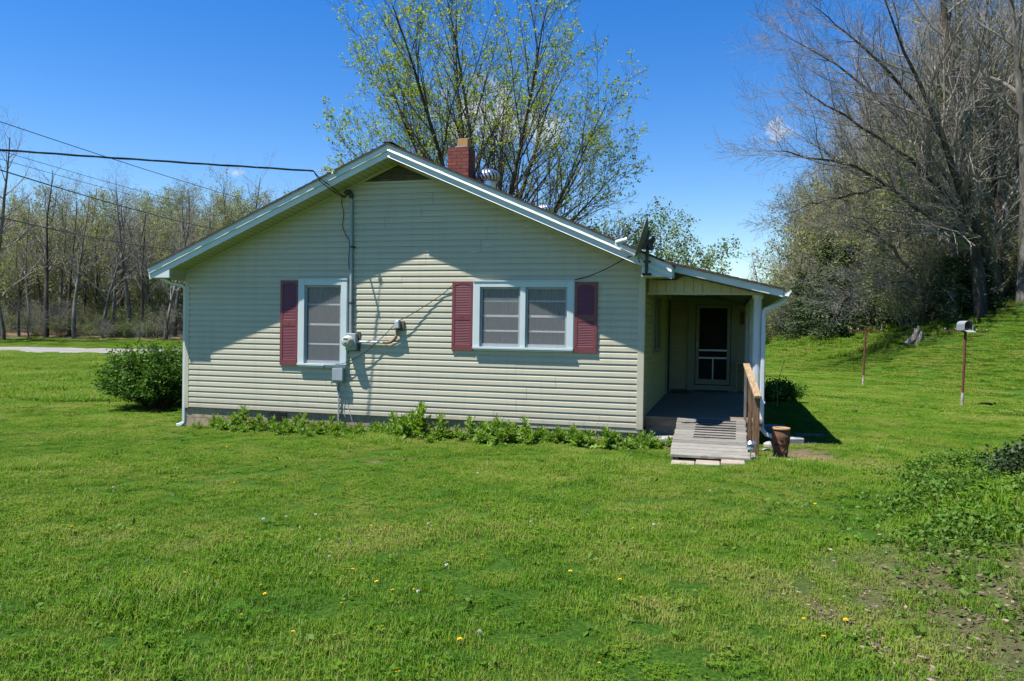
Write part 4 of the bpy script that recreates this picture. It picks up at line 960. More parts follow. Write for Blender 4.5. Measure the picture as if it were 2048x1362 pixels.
# solar light
z0 = gz(10.09, -1.72)
t = thing('solar_light', 'small silver solar path light at the foot of the ramp', 'path light', (10.09, -1.72, z0))
mb = MB(); mb.tube([(10.09, -1.72, z0 - .05), (10.092, -1.72, z0 + .2)], .009, 8); mb.build('stake', m_steelw, t)
mb = MB(); mb.lathe((10.092, -1.72, z0), [(.01, .16), (.05, .17), (.062, .185), (.058, .2), (.035, .205), (.035, .235), (.07, .24), (.07, .25), (.05, .275), (.042, .285), (.0, .285)], 24); hd = mb.build('head', m_steelw, t, smooth=False)
mb = MB(); mb.box(10.067, 10.117, -1.745, -1.695, z0 + .286, z0 + .289); mb.build('solar_panel', m_black, hd)
mb = MB(); mb.lathe((10.092, -1.72, z0), [(.034, .205), (.036, .22), (.034, .235)], 20); mb.each('lens', m_black, hd)

# clothes line posts and mailbox
def tpost(u, w, h, label, lean=(0, 0), arm=.55):
    x, y = xy(u, w); z = gz(x, y)
    t = thing('clothesline_post', label, 'post', (x, y, z), 'rusty clothesline posts')
    r2 = .033
    top = Vector((x + lean[0], y + lean[1], z + h)); base = Vector((x, y, z - .1)); q = base.lerp(top, .22)
    mb = MB(); mb.tube([tuple(q), tuple(top)], r2, 12); mb.build('pole', m_rust, t)
    mb = MB(); mb.tube([tuple(base), tuple(q)], r2 + .001, 12); mb.build('painted_base', M('flaking_white_paint', (.42, .40, .38), (.20, .12, .08), 7, .8, lo=.4, hi=.6), t)
    ax = Vector((.985, .17, -.02))
    mb = MB(); mb.bar(tuple(top - ax * arm), tuple(top + ax * arm * .98), .05, .035); mb.each('crossbar', m_rust, t)
    mb = MB()
    for s in (-.9, -.45, .45, .9):
        p = top + ax * arm * s; mb.tube([tuple(p + Vector((0, 0, .015))), tuple(p + Vector((0, 0, .045))), tuple(p + Vector((.02, 0, .055)))], .006, 6)
    mb.each('hook', m_galv, t); return top, ax
top1, ax1 = tpost(11.22, 19.5, 1.86, 'near rusty clothesline post with a mailbox on its crossbar', (.04, 0))
top2, ax2 = tpost(12.2, 27.2, 1.9, 'far rusty clothesline post standing on a bare dirt patch', (.05, 0))
t = thing('mailbox', 'open silver mailbox resting on the crossbar of the near clothesline post', 'mailbox', tuple(top1 + Vector((0, 0, .02))))
ca, sa = math.cos(.12), math.sin(.12)
def ml(p):
    x, y, z = p; return (top1.x - .02 + x * ca - y * sa, top1.y + x * sa + y * ca, top1.z + .02 + z)
def arch(mb, hw, hh, y0, y1, closed_back, th=.006):
    n = 12; P = [(-hw, 0)] + [(-hw * math.cos(math.pi * i / n), hh - hw + hw * math.sin(math.pi * i / n)) for i in range(n + 1)] + [(hw, 0)]
    m_ = len(P); V = [ml((x, y0, z)) for x, z in P] + [ml((x, y1, z)) for x, z in P]; F = [(i, i + 1, i + 1 + m_, i + m_) for i in range(m_ - 1)] + [(0, m_, 2 * m_ - 1, m_ - 1)]
    if closed_back: F.append(tuple(range(m_, 2 * m_)))
    mb.add(V, F)
mb = MB(); arch(mb, .098, .235, -.24, .24, True); arch(mb, .094, .23, -.239, .236, True); mb.build('body', m_galv, t)
mb = MB(); mb.hexa([ml(p) for p in ((-.1, -.24, -.006), (.1, -.24, -.006), (.1, -.24, .002), (-.1, -.24, .002), (-.1, -.42, -.05), (.1, -.42, -.05), (.1, -.42, -.042), (-.1, -.42, -.042))]); mb.build('door_flap', m_galv, t)
mb = MB(); mb.hexa([ml(p) for p in ((-.07, -.2, .004), (.07, -.2, .004), (.07, .1, .004), (-.07, .1, .004), (-.07, -.18, .05), (.07, -.18, .05), (.07, .1, .05), (-.07, .1, .05))]); mb.build('bundle_inside', M('straw', (.22, .17, .1), (.12, .09, .05), 20, .9), t)
mb = MB(); mb.bar(ml((.104, -.08, .14)), ml((.104, -.08, .36)), .01, .03); mb.build('flag', m_galv, t)
for s, lb in ((-.9, 'left faint clothesline wire'), (.9, 'right faint clothesline wire')):
    a = top1 + ax1 * .55 * s + Vector((0, 0, .03)); b = top2 + ax2 * .55 * s + Vector((0, 0, .03))
    mb = MB(); mb.tube([tuple(a.lerp(b, q / 14) + Vector((0, 0, -.25 * (q / 14) * (1 - q / 14) * 4))) for q in range(15)], .0013, 4)
    tag(mb.build('clothesline', m_dishdark), lb + ' strung between the two rusty posts', 'clothesline')
# ================================================================== vegetation
def nrm_(v): return v / (np.linalg.norm(v) + 1e-12)
def tubes(chains, sides):
    """chains: list of (pts (K,3), radii (K)); returns V, F"""
    Vs, Fs, off = [], [], 0
    by = {}
    for p, r in chains: by.setdefault(len(p), []).append((p, r))
    for K, L in by.items():
        P = np.array([p for p, _ in L]); Rr = np.array([r for _, r in L]); B = len(L)
        T = np.empty_like(P); T[:, 1:-1] = P[:, 2:] - P[:, :-2]; T[:, 0] = P[:, 1] - P[:, 0]; T[:, -1] = P[:, -1] - P[:, -2]
        T /= np.linalg.norm(T, axis=2, keepdims=True) + 1e-9
        ref = np.where(np.abs(T[:, :1, 2:3]) > .9, np.array([[[1., 0, 0]]]), np.array([[[0, 0, 1.]]]))
        a = np.cross(T, np.broadcast_to(ref, T.shape)); a /= np.linalg.norm(a, axis=2, keepdims=True) + 1e-9; b = np.cross(T, a)
        th = 2 * np.pi * np.arange(sides) / sides
        V = P[:, :, None] + (a[:, :, None] * np.cos(th)[None, None, :, None] + b[:, :, None] * np.sin(th)[None, None, :, None]) * Rr[:, :, None, None]
        ix = (np.arange(B)[:, None, None] * K + np.arange(K)[None, :, None]) * sides + np.arange(sides)[None, None]
        nx = np.roll(ix, -1, axis=2)
        F = np.stack([ix[:, :-1], nx[:, :-1], nx[:, 1:], ix[:, 1:]], -1).reshape(-1, 4) + off
        Vs.append(V.reshape(-1, 3)); Fs.append(F); off += B * K * sides
    return np.concatenate(Vs), np.concatenate(Fs)
def leafquads(P, size, rg, up=.3, droop=0.0, wide=.55):
    """one small kite-shaped leaf at every point"""
    n = len(P); d = rg.normal(size=(n, 3)); d[:, 2] = d[:, 2] * .6 + up - droop; d /= np.linalg.norm(d, axis=1, keepdims=True) + 1e-9
    s = np.cross(d, rg.normal(size=(n, 3))); s /= np.linalg.norm(s, axis=1, keepdims=True) + 1e-9
    L = size * rg.uniform(.6, 1.35, (n, 1))
    V = np.stack([P, P + d * L * .5 + s * L * wide * .5, P + d * L, P + d * L * .5 - s * L * wide * .5], 1).reshape(-1, 3)
    return V, np.arange(4 * n).reshape(n, 4), np.repeat(rg.random(n), 4)
def grow(rg, o, d, L, r, lev, P, out):
    """recursive branch; out[level] collects (pts, radii)"""
    S = P[lev]; K = S.get('seg', 6); pts = [o]; p = o; d = nrm_(d); st = L / (K - 1)
    w = S.get('wander', .15); up = S.get('up', 0.0); pull = S.get('pull')
    for i in range(K - 1):
        d = nrm_(d + rg.normal(size=3) * w + np.array([0, 0, up]) + (0 if pull is None else np.array(pull)))
        p = p + d * st; pts.append(p)
    pts = np.array(pts); t = np.linspace(0, 1, K); rad = r * (1 - t * (1 - S.get('tip', .25))) ** S.get('tp', 1.0)
    out.setdefault(lev, []).append((pts, np.maximum(rad, P[-1].get('rmin', .004) if isinstance(P[-1], dict) else .004)))
    if lev + 1 >= len(P): return
    n = S.get('n', 5); n = int(n if isinstance(n, int) else rg.uniform(*n)); a0 = rg.uniform(0, 6.28)
    for k in range(n):
        tt = S.get('start', .25) + (1 - S.get('start', .25)) * ((k + rg.uniform(.1, .9)) / n); f = tt * (K - 1); i = min(int(f), K - 2)
        q = pts[i] + (pts[i + 1] - pts[i]) * (f - i); tg = nrm_(pts[i + 1] - pts[i])
        a0 += 2.4 + rg.normal() * .5; e = nrm_(np.cross(tg, np.array([.3, .2, .93]) if abs(tg[2]) < .9 else np.array([1., 0, 0]))); g = np.cross(tg, e)
        ang = math.radians(rg.uniform(*S.get('ang', (30, 55))))
        dd = tg * math.cos(ang) + (e * math.cos(a0) + g * math.sin(a0)) * math.sin(ang)
        LL = L * rg.uniform(*S.get('ratio', (.4, .65))) * (1 - S.get('fall', .45) * tt)
        grow(rg, q, dd, LL, np.interp(tt, np.linspace(0, 1, K), rad) * S.get('rr', .6), lev + 1, P, out)
def tips(chains, rg, per, spread, lo=.3):
    Pp = []
    for p, r in chains:
        k = rg.integers(*per) if isinstance(per, tuple) else per
        t = rg.uniform(lo, 1, k) * (len(p) - 1); i = np.minimum(t.astype(int), len(p) - 2)
        Pp.append(p[i] + (p[i + 1] - p[i]) * (t - i)[:, None] + rg.normal(size=(k, 3)) * spread)
    return np.concatenate(Pp)
def plant(root, out, thick, mats, leaves=None, crown_name='crown', sides=(7, 5, 3, 3, 3)):
    """trunk part (levels below 'thick') and crown part (twigs + leaves) under root; coordinates are local"""
    Vs, Fs, o = [], [], 0
    for lv in sorted(out):
        if lv < thick:
            V, F = tubes(out[lv], sides[lv]); Vs.append(V); Fs.append(F + o); o += len(V)
    if Vs: link_mesh('trunk', np.concatenate(Vs), [np.concatenate(Fs)], mats[0], parent=root, smooth=True)
    Vs, Fs, At, Mi, o = [], [], [], [], 0
    for lv in sorted(out):
        if lv >= thick:
            V, F = tubes(out[lv], sides[lv]); Vs.append(V); Fs.append(F + o); o += len(V); At.append(np.zeros(len(V))); Mi.append(np.zeros(len(F), int))
    if leaves is not None:
        V, F, a = leaves; Vs.append(V); Fs.append(F + o); At.append(a); Mi.append(np.ones(len(F), int))
    if Vs: link_mesh(crown_name, np.concatenate(Vs), [np.concatenate(Fs)], [mats[1], mats[2]] if len(mats) > 2 else [mats[1]], np.concatenate(Mi), parent=root, attr=np.concatenate(At))
def merge_leaves(a, b):
    return np.concatenate([a[0], b[0]]), np.concatenate([a[1], b[1] + len(a[0])]), np.concatenate([a[2], b[2]])

# ---- the big budding maple behind the house
def maple():
    rg = np.random.default_rng(21); x, y = xy(-.35, 29.0); z = gz(x, y)
    t = thing('maple_tree', 'big many stemmed maple with sparse yellow green spring leaves rising behind the roof', 'tree', (x, y, z))
    out = {}
    P = [dict(seg=12, n=(17, 21), wander=.035, up=.02, ang=(18, 38), ratio=(.32, .50), start=.2, fall=.45, rr=.52, tip=.1),
         dict(seg=8, n=(8, 11), wander=.07, up=.05, ang=(22, 48), ratio=(.34, .55), start=.12, fall=.4, rr=.55, tip=.2),
         dict(seg=5, n=(4, 6), wander=.10, up=.08, ang=(25, 50), ratio=(.4, .65), start=.2, fall=.3, rr=.6, tip=.4),
         dict(seg=4, wander=.12, up=.1, tip=.5), dict(rmin=.0045)]
    P2 = P[:4]
    fork = np.array([-.6, -.16, 2.2])
    stems = [(-70, .4, 5.6), (-59, -.3, 6.2), (-48, .5, 6.9), (-39, -.6, 7.4), (-31, .4, 8.4), (-24, -.3, 9.6), (-17, .7, 10.4), (-11, -.7, 11), (-5, .5, 11.6), (0, -.2, 11.6), (6, .7, 11.4), (12, -.6, 10.8), (18, .4, 9.8), (25, -.5, 8.8), (33, .5, 7.6), (43, -.35, 6.4), (54, .3, 5.9), (67, -.2, 5.5)]
    ur = np.array([.9657, .2595, 0]); wr = np.array([-.2595, .9657, 0])
    global _r4
    for a, dpt, L in stems:
        a_ = math.radians(a); d = ur * math.sin(a_) + np.array([0, 0, math.cos(a_)]) + wr * dpt * .55
        o = fork + ur * math.sin(a_) * .55 + np.array([0, 0, rg.uniform(-.5, .9)]) + wr * dpt * .3
        grow(rg, o, d, L * 1.0, .155 * (L / 12) * rg.uniform(.8, 1.2), 0, P2, out)
    # joined stools at the base
    for a, dpt, L in stems[::2]:
        a_ = math.radians(a); q = fork + ur * math.sin(a_) * .55 + wr * dpt * .3
        out[0].append((np.linspace(np.array([0, 0, -.3]) + ur * math.sin(a_) * .3, q + np.array([0, 0, .4]), 12), np.linspace(.3, .15, 12)))
    tw = out[3] + out[2]
    pts = tips(out[3], rg, (1, 3), .02, .75)
    hr = np.sqrt((pts @ ur + .6) ** 2 + (np.maximum(pts[:, 2] - 5.5, 0) * .62) ** 2 + (pts @ wr) ** 2)
    pts = pts[(rg.random(len(pts)) < (.16 + .52 * sstep(1.2, 3.6, hr)) * (.14 + .7 * sstep(5.2, 9.2, pts[:, 2])))]
    cl = np.repeat(pts, 6, axis=0) + rg.normal(size=(len(pts) * 6, 3)) * .045
    lv = leafquads(cl, .088, rg, .1, .3, .55)
    plant(t, out, 1, [m_barkdark, m_mapletwig, m_mapleaf], lv, sides=(7, 4, 3, 3))
maple()

# ---- smaller leafing tree right of the house, behind
def leafy_tree():
    rg = np.random.default_rng(4); x, y = xy(5.5, 33.0); z = gz(x, y)
    t = thing('leafy_tree', 'small round headed tree in fresh leaf behind the porch roof', 'tree', (x, y, z))
    out = {}
    P = [dict(seg=8, n=11, wander=.05, ang=(30, 58), ratio=(.42, .62), start=.28, fall=.3, rr=.6, tip=.2),
         dict(seg=7, n=8, wander=.1, up=.04, ang=(25, 55), ratio=(.38, .6), start=.25, fall=.4, tip=.25),
         dict(seg=5, n=5, wander=.12, up=.05, ang=(25, 55), ratio=(.4, .65), start=.2, tip=.4),
         dict(seg=4, wander=.14, up=.06, tip=.5)]
    for d, L in (((-.24, 0, 1), 4.9), ((.1, .2, 1), 5.6), ((.3, -.1, 1), 5.0), ((-.05, -.25, 1), 5.2)):
        grow(rg, np.array([rg.uniform(-.15, .15), rg.uniform(-.15, .15), -.1]), np.array(d, float), L, .12, 0, P, out)
    pts = tips(out[3], rg, (6, 10), .10, .1)
    pts = pts[rg.random(len(pts)) < .8]
    lv = leafquads(pts, .125, rg, .1, .1, .55)
    plant(t, out, 1, [m_barkdark, m_twig, m_freshleaf], lv)
leafy_tree()

# ---- tree kinds for the woods: one prototype each, then copies
def wood_tree(seed, H, r, spec, leafn, leafsz, mats, forks=1, lean=(0, 0)):
    rg = np.random.default_rng(seed); root = bpy.data.objects.new('woodland_tree', None); COL.objects.link(root)
    out = {}
    for k in range(forks):
        d = np.array([lean[0] + rg.normal() * .12 * (forks > 1), lean[1] + rg.normal() * .12 * (forks > 1), 1.])
        grow(rg, np.array([rg.normal() * .12 * (forks > 1), rg.normal() * .12 * (forks > 1), -.3]), d, H * rg.uniform(.85, 1.05), r * (1 if k == 0 else .7), 0, spec, out)
    lv = None
    if leafn:
        pts = tips(out[max(out)], rg, leafn, .12, .2); pts = pts[rg.random(len(pts)) < .85]; lv = leafquads(pts, leafsz, rg, .1, .1)
    plant(root, out, 1, mats if lv is not None else mats[:2], lv)
    return root
tall = [dict(seg=12, n=(16, 20), wander=.045, ang=(28, 55), ratio=(.22, .40), start=.36, fall=.45, rr=.42, tip=.12),
        dict(seg=7, n=(6, 9), wander=.12, up=.07, ang=(25, 55), ratio=(.35, .6), start=.15, fall=.35, rr=.55, tip=.25),
        dict(seg=5, n=(4, 6), wander=.13, up=.05, ang=(25, 55), ratio=(.4, .65), start=.15, rr=.6, tip=.4),
        dict(seg=4, wander=.14, up=.04, tip=.5)]
forky = [dict(seg=11, n=(13, 17), wander=.07, ang=(24, 50), ratio=(.35, .6), start=.22, fall=.5, rr=.55, tip=.12),
         dict(seg=8, n=(7, 10), wander=.12, up=.05, ang=(25, 50), ratio=(.35, .6), start=.15, fall=.35, rr=.55, tip=.25),
         dict(seg=5, n=(4, 6), wander=.13, up=.04, ang=(25, 55), ratio=(.4, .65), start=.15, rr=.6, tip=.4),
         dict(seg=4, wander=.15, up=.03, tip=.5)]
scrub = [dict(seg=8, n=(9, 12), wander=.12, ang=(30, 60), ratio=(.4, .7), start=.15, fall=.4, rr=.6, tip=.15),
         dict(seg=6, n=(6, 8), wander=.16, ang=(30, 60), ratio=(.4, .65), start=.15, rr=.6, tip=.3),
         dict(seg=4, n=(3, 5), wander=.18, ang=(30, 60), ratio=(.45, .7), start=.15, rr=.6, tip=.4),
         dict(seg=3, wander=.18, tip=.5)]
protos = {
    'bare_tall': [wood_tree(31, 13, .24, tall, 0, 0, [m_bark, m_twig]), wood_tree(32, 14.5, .27, tall, 0, 0, [m_barkdark, m_twig]), wood_tree(33, 12, .19, forky, 0, 0, [m_bark, m_twigpale])],
    'bud_tall': [wood_tree(41, 13, .22, tall, (1, 3), .13, [m_barkdark, m_twigpale, m_paleleaf]), wood_tree(42, 12, .20, forky, (1, 3), .13, [m_bark, m_twig, m_paleleaf]), wood_tree(43, 11, .18, tall, (1, 3), .13, [m_barkdark, m_twig, m_paleleaf])],
    'leafy': [wood_tree(51, 8, .10, forky, (5, 9), .13, [m_barkdark, m_twig, m_paleleaf]), wood_tree(52, 7, .09, scrub, (5, 9), .15, [m_barkdark, m_twig, m_paleleaf], 3)],
    'scrub': [wood_tree(61, 4.2, .045, scrub, 0, 0, [m_barkdark, m_twigpale], 4), wood_tree(62, 3.6, .04, scrub, (1, 3), .11, [m_barkdark, m_twig, m_paleleaf], 4)],
}
ALLP = [p for v in protos.values() for p in v]
def put(kind, i, u, w, s, label, cat, group, rot=None, name=None, lean=None, dz=0):
    src = protos[kind][i % len(protos[kind])]; c = copy_tree(src); x, y = xy(u, w); c.location = (x, y, gz(x, y) + dz)
    c.rotation_euler = (lean[0] if lean else 0, lean[1] if lean else 0, rng.uniform(0, 6.28) if rot is None else rot); c.scale = (s * rng.uniform(.9, 1.1),) * 2 + (s,)
    c.name = name or {'bare_tall': 'bare_tree', 'bud_tall': 'budding_tree', 'leafy': 'young_leafy_tree', 'scrub': 'thicket_shrub'}[kind]
    c['label'] = label; c['category'] = cat; c['group'] = group
    return c
# left: the wood beyond the road
def px2u(px, w): return (px - 1024) / 1569 * w
LG = 'trees of the wood beyond the road'
front = [(92, 'bare_tall', 1, 62, 1.0), (148, 'bare_tall', 0, 62, .92), (138, 'bud_tall', 0, 63, .9), (205, 'bare_tall', 2, 63, .9), (222, 'bud_tall', 1, 64, .95), (258, 'bare_tall', 0, 64, 1.03), (286, 'bud_tall', 2, 63, 1.0), (300, 'bare_tall', 2, 66, .9), (330, 'bare_tall', 2, 62, .95), (8, 'bare_tall', 2, 60, .95), (-25, 'bare_tall', 0, 58, 1.25), (38, 'bud_tall', 2, 63, .75), (170, 'bud_tall', 2, 67, .9), (375, 'bud_tall', 0, 66, .9), (420, 'bud_tall', 1, 66, .95), (455, 'bud_tall', 0, 68, 1.0), (490, 'bare_tall', 1, 68, 1.0), (60, 'bare_tall', 0, 65, .85), (115, 'bud_tall', 1, 66, 1.05), (350, 'bare_tall', 0, 64, .8), (240, 'bare_tall', 1, 67, .8), (-70, 'bud_tall', 1, 61, 1.0), (-120, 'bare_tall', 1, 63, 1.0), (540, 'bud_tall', 2, 70, 1.0), (590, 'bare_tall', 2, 70, .9)]
LAB = {'bare_tall': 'bare grey tree with a slim trunk and leafless branches in the wood beyond the road', 'bud_tall': 'slim tree with a haze of pale opening leaves in the wood beyond the road', 'leafy': 'low tree with yellow green leaves inside the wood beyond the road', 'scrub': 'tangled leafless shrub at the edge of the wood beyond the road'}
def LBL(k, extra=None): return extra or LAB[k]
for px, k, i, w, s in front:
    c_ = put(k, i, px2u(px, w), w, s * .98, LBL(k, {92: 'dark trunked tall tree standing at the road edge of the left wood', -25: 'large bare tree cut by the left edge of the picture, branches reaching in'}.get(px)), 'tree', LG); c_.scale = (c_.scale[0] * .85, c_.scale[1] * .85, c_.scale[2])
for w in (69, 74, 80, 87, 95, 104):
    n = int(20 + (w - 69) * .4)
    for j in range(n):
        px = -120 + 760 * (j + rng.uniform(.1, .9)) / n; k = rng.choice(['bare_tall', 'bud_tall', 'leafy'], p=[.14, .38, .48])
        put(k, int(rng.integers(0, 3)), px2u(px, w), w + rng.uniform(-2, 2), rng.uniform(.66, .9) * (1.5 if k == 'leafy' else 1), LBL(k), 'tree', LG)
for j in range(20):
    w = rng.uniform(60, 66); put('scrub', j, px2u(-100 + 720 * (j + rng.random()) / 20, w), w, rng.uniform(.35, .75), LBL('scrub'), 'shrub', 'shrubs along the left wood edge')
# far right, small behind the porch roof
FG = 'trees far off behind the porch roof'
for j in range(14):
    w = rng.uniform(80, 98); k = 'bare_tall'
    put(k, j, px2u(1330 + 270 * (j + rng.random()) / 14, w), w, rng.uniform(.36, .56), {'bare_tall': 'distant bare tree seen just above the porch roof', 'bud_tall': 'distant budding tree seen just above the porch roof'}[k], 'tree', FG)
# right: the wooded hillside
RG = 'trees of the right hillside wood'
RL = {'bare_tall': 'bare grey tree on the wooded hillside to the right', 'bud_tall': 'tall tree with thin pale green leaf on the wooded hillside to the right', 'leafy': 'low yellow green tree in the undergrowth of the right hillside', 'scrub': 'grey leafless thicket shrub at the edge of the right hillside wood'}
rfront = [(1893, 'bare_tall', 0, 45, 1.15), (1935, 'bud_tall', 0, 43, 1.35), (1962, 'bare_tall', 1, 37, 1.45), (2012, 'bud_tall', 1, 41, 1.35), (2040, 'bare_tall', 0, 36.8, 1.4), (1905, 'bare_tall', 0, 38, 1.25), (2085, 'bare_tall', 1, 40, 1.3), (1840, 'bare_tall', 2, 48, 1.1), (1800, 'bud_tall', 2, 50, 1.1), (1760, 'bud_tall', 1, 52, 1.0), (1990, 'bare_tall', 2, 44, 1.3), (2064, 'bud_tall', 0, 46, 1.4), (1700, 'bud_tall', 0, 55, .95), (2110, 'bud_tall', 2, 44, 1.4)]
for px, k, i, w, s in rfront:
    c_ = put(k, i, px2u(px, w), w, s * (1.12 if px in (1962, 2040) else 1), {1962: 'tall straight grey trunk at the edge of the right wood', 2040: 'pale straight trunk nearest the right edge of the picture'}.get(px, RL[k]), 'tree', RG)
    if w < 39: c_.scale = (c_.scale[0] * .74, c_.scale[1] * .74, c_.scale[2])
for w in (48, 53, 59, 66, 74):
    for j in range(11):
        px = 1590 + 560 * (j + rng.uniform(.1, .9)) / 11; k = rng.choice(['bare_tall', 'bud_tall', 'leafy'], p=[.14, .44, .42])
        if px2u(px, w) < 20: continue
        put(k, int(rng.integers(0, 3)), px2u(px, w), w + rng.uniform(-2, 2), rng.uniform(.7, 1.05), RL[k], 'tree', RG)
for j in range(34):
    px = 1560 + 560 * (j + rng.random()) / 34; w = np.interp(px, [1540, 1700, 1838, 2048], [58, 48, 38.5, 37.5]) + rng.uniform(0, 4)
    put('scrub', j, px2u(px, w), w, rng.uniform(.6, 1.15), RL['scrub'], 'shrub', 'shrubs along the right wood edge')
for j in range(16):
    px = 1590 + 300 * (j + rng.random()) / 16; w = np.interp(px, [1540, 1700, 1838], [60, 50, 41]) + rng.uniform(0, 4)
    put('leafy', j, px2u(px, w), w, rng.uniform(.75, 1.25), RL['leafy'], 'tree', RG)
for j in range(34):
    px = 1690 + 430 * (j + rng.random()) / 34; w = np.interp(px, [1690, 1838, 2100], [52, 45, 41]) + rng.uniform(0, 14); k = ['bud_tall', 'bare_tall', 'bud_tall'][j % 3]
    put(k, int(rng.integers(0, 3)), px2u(px, w), w, rng.uniform(.95, 1.4) * (.85 if px < 1800 else 1), RL[k], 'tree', RG)
for j in range(14):
    px = 1605 + 150 * (j + rng.random()) / 14; w = rng.uniform(54, 66); k = ['bud_tall', 'leafy'][j % 2]
    put(k, int(rng.integers(0, 3)), px2u(px, w), w, rng.uniform(.7, 1.0) * (1.3 if k == 'leafy' else 1), RL[k], 'tree', RG)
for p in ALLP:
    for ch in list(p.children): bpy.data.objects.remove(ch)
    bpy.data.objects.remove(p)

# ---- the mass of undergrowth and far crowns inside both woods
def thicket_mesh(seed, H, spread, leafn, leafsz, mats, nst=7):
    rg = np.random.default_rng(seed); out = {}
    for k in range(nst):
        a = rg.uniform(0, 6.28); grow(rg, np.array([math.cos(a), math.sin(a), 0]) * rg.uniform(0, spread * .4), np.array([math.cos(a) * .35, math.sin(a) * .35, 1.]), H * rg.uniform(.6, 1.05), .03, 0, scrub, out)
    Vs, Fs, At, Mi, o = [], [], [], [], 0
    for lv in out:
        V, F = tubes(out[lv], 3); Vs.append(V); Fs.append(F + o); o += len(V); At.append(np.zeros(len(V))); Mi.append(np.zeros(len(F), int))
    if leafn:
        pts = tips(out[3], rg, leafn, .16, .1); V, F, a = leafquads(pts, leafsz, rg, .1, .05); Vs.append(V); Fs.append(F + o); At.append(a); Mi.append(np.ones(len(F), int))
    ob = link_mesh('thicket', np.concatenate(Vs), [np.concatenate(Fs)], mats, np.concatenate(Mi), attr=np.concatenate(At)); COL.objects.unlink(ob); return ob
THK = [thicket_mesh(201, 4.5, 2, (2, 5), .17, [m_twig, m_paleleaf]), thicket_mesh(202, 3.6, 2, (1, 4), .15, [m_twigpale, m_paleleaf]), thicket_mesh(203, 5.0, 2, 0, 0, [m_twig, m_paleleaf]), thicket_mesh(204, 4.5, 2, (1, 3), .17, [m_twig, m_freshleaf]), thicket_mesh(205, 3.4, 2, 0, 0, [m_twigpale, m_paleleaf])]
# ---- evergreens
def cedar_proto(seed, H, Rr, dens):
    rg = np.random.default_rng(seed); root = bpy.data.objects.new('cedar_tree', None); COL.objects.link(root)
    tr = np.array([[rg.normal() * .05 * i, rg.normal() * .05 * i, H * i / 9 - .2] for i in range(10)]); rad = np.linspace(.13, .015, 10)
    out = {0: [(tr, rad)], 1: []}; pts = []
    for i in range(int(dens)):
        h = rg.uniform(.06, .97) ** .9; z = H * h; L = Rr * (1 - h) ** .65 * rg.uniform(.5, 1.15) + .15; a = rg.uniform(0, 6.28)
        d = np.array([math.cos(a), math.sin(a), rg.uniform(-.25, .35)]); q = np.array([0, 0, z]); pp = [q]
        for s in range(4): d = nrm_(d + rg.normal(size=3) * .15 + np.array([0, 0, -.03])); q = q + d * L / 4; pp.append(q)
        out[1].append((np.array(pp), np.linspace(.02, .006, 5)))
        k = int(20 + 60 * L / Rr); t = rg.uniform(.18, 1, k) * 4; ii = np.minimum(t.astype(int), 3); pp = np.array(pp)
        pts.append(pp[ii] + (pp[ii + 1] - pp[ii]) * (t - ii)[:, None] + rg.normal(size=(k, 3)) * np.array([.12, .12, .09]) * (.6 + L / Rr))
    lv = leafquads(np.concatenate(pts), .17, rg, .05, .1, .35); plant(root, out, 1, [m_barkdark, m_twig, m_cedar], lv, sides=(6, 3)); return root
ce = [cedar_proto(71, 5.2, 1.7, 150), cedar_proto(72, 4.2, 1.9, 130)]
CG = 'dark cedars at the right wood edge'
for n_, (px, w, i, s, lb) in enumerate([(1655, 48.5, 0, 1.25, 'tall dark green cedar at the wood edge, farthest left of the evergreens'), (1695, 46.5, 1, 1.3, 'broad dark cedar low at the wood edge above the far clothesline post'), (1770, 43, 0, 1.0, 'dark cedar between the far clothesline post and the leaning dead trunk'), (1900, 38, 1, .72, 'short bushy evergreen behind the mailbox'), (1960, 37.8, 1, .7, 'short evergreen at the foot of the tall straight trunk'), (2035, 37.5, 0, .55, 'small evergreen close to the right edge of the picture'), (1610, 53, 1, 1.1, 'pale grown cedar behind the porch gutter')]):
    c = copy_tree(ce[i]); x, y = xy(px2u(px, w), w); c.location = (x, y, gz(x, y)); c.scale = (s, s, s); c.rotation_euler = (0, 0, n_ * 1.3); c.name = 'cedar_tree'; tag(c, lb, 'tree', CG)
for p in ce:
    for ch in list(p.children): bpy.data.objects.remove(ch)
    bpy.data.objects.remove(p)

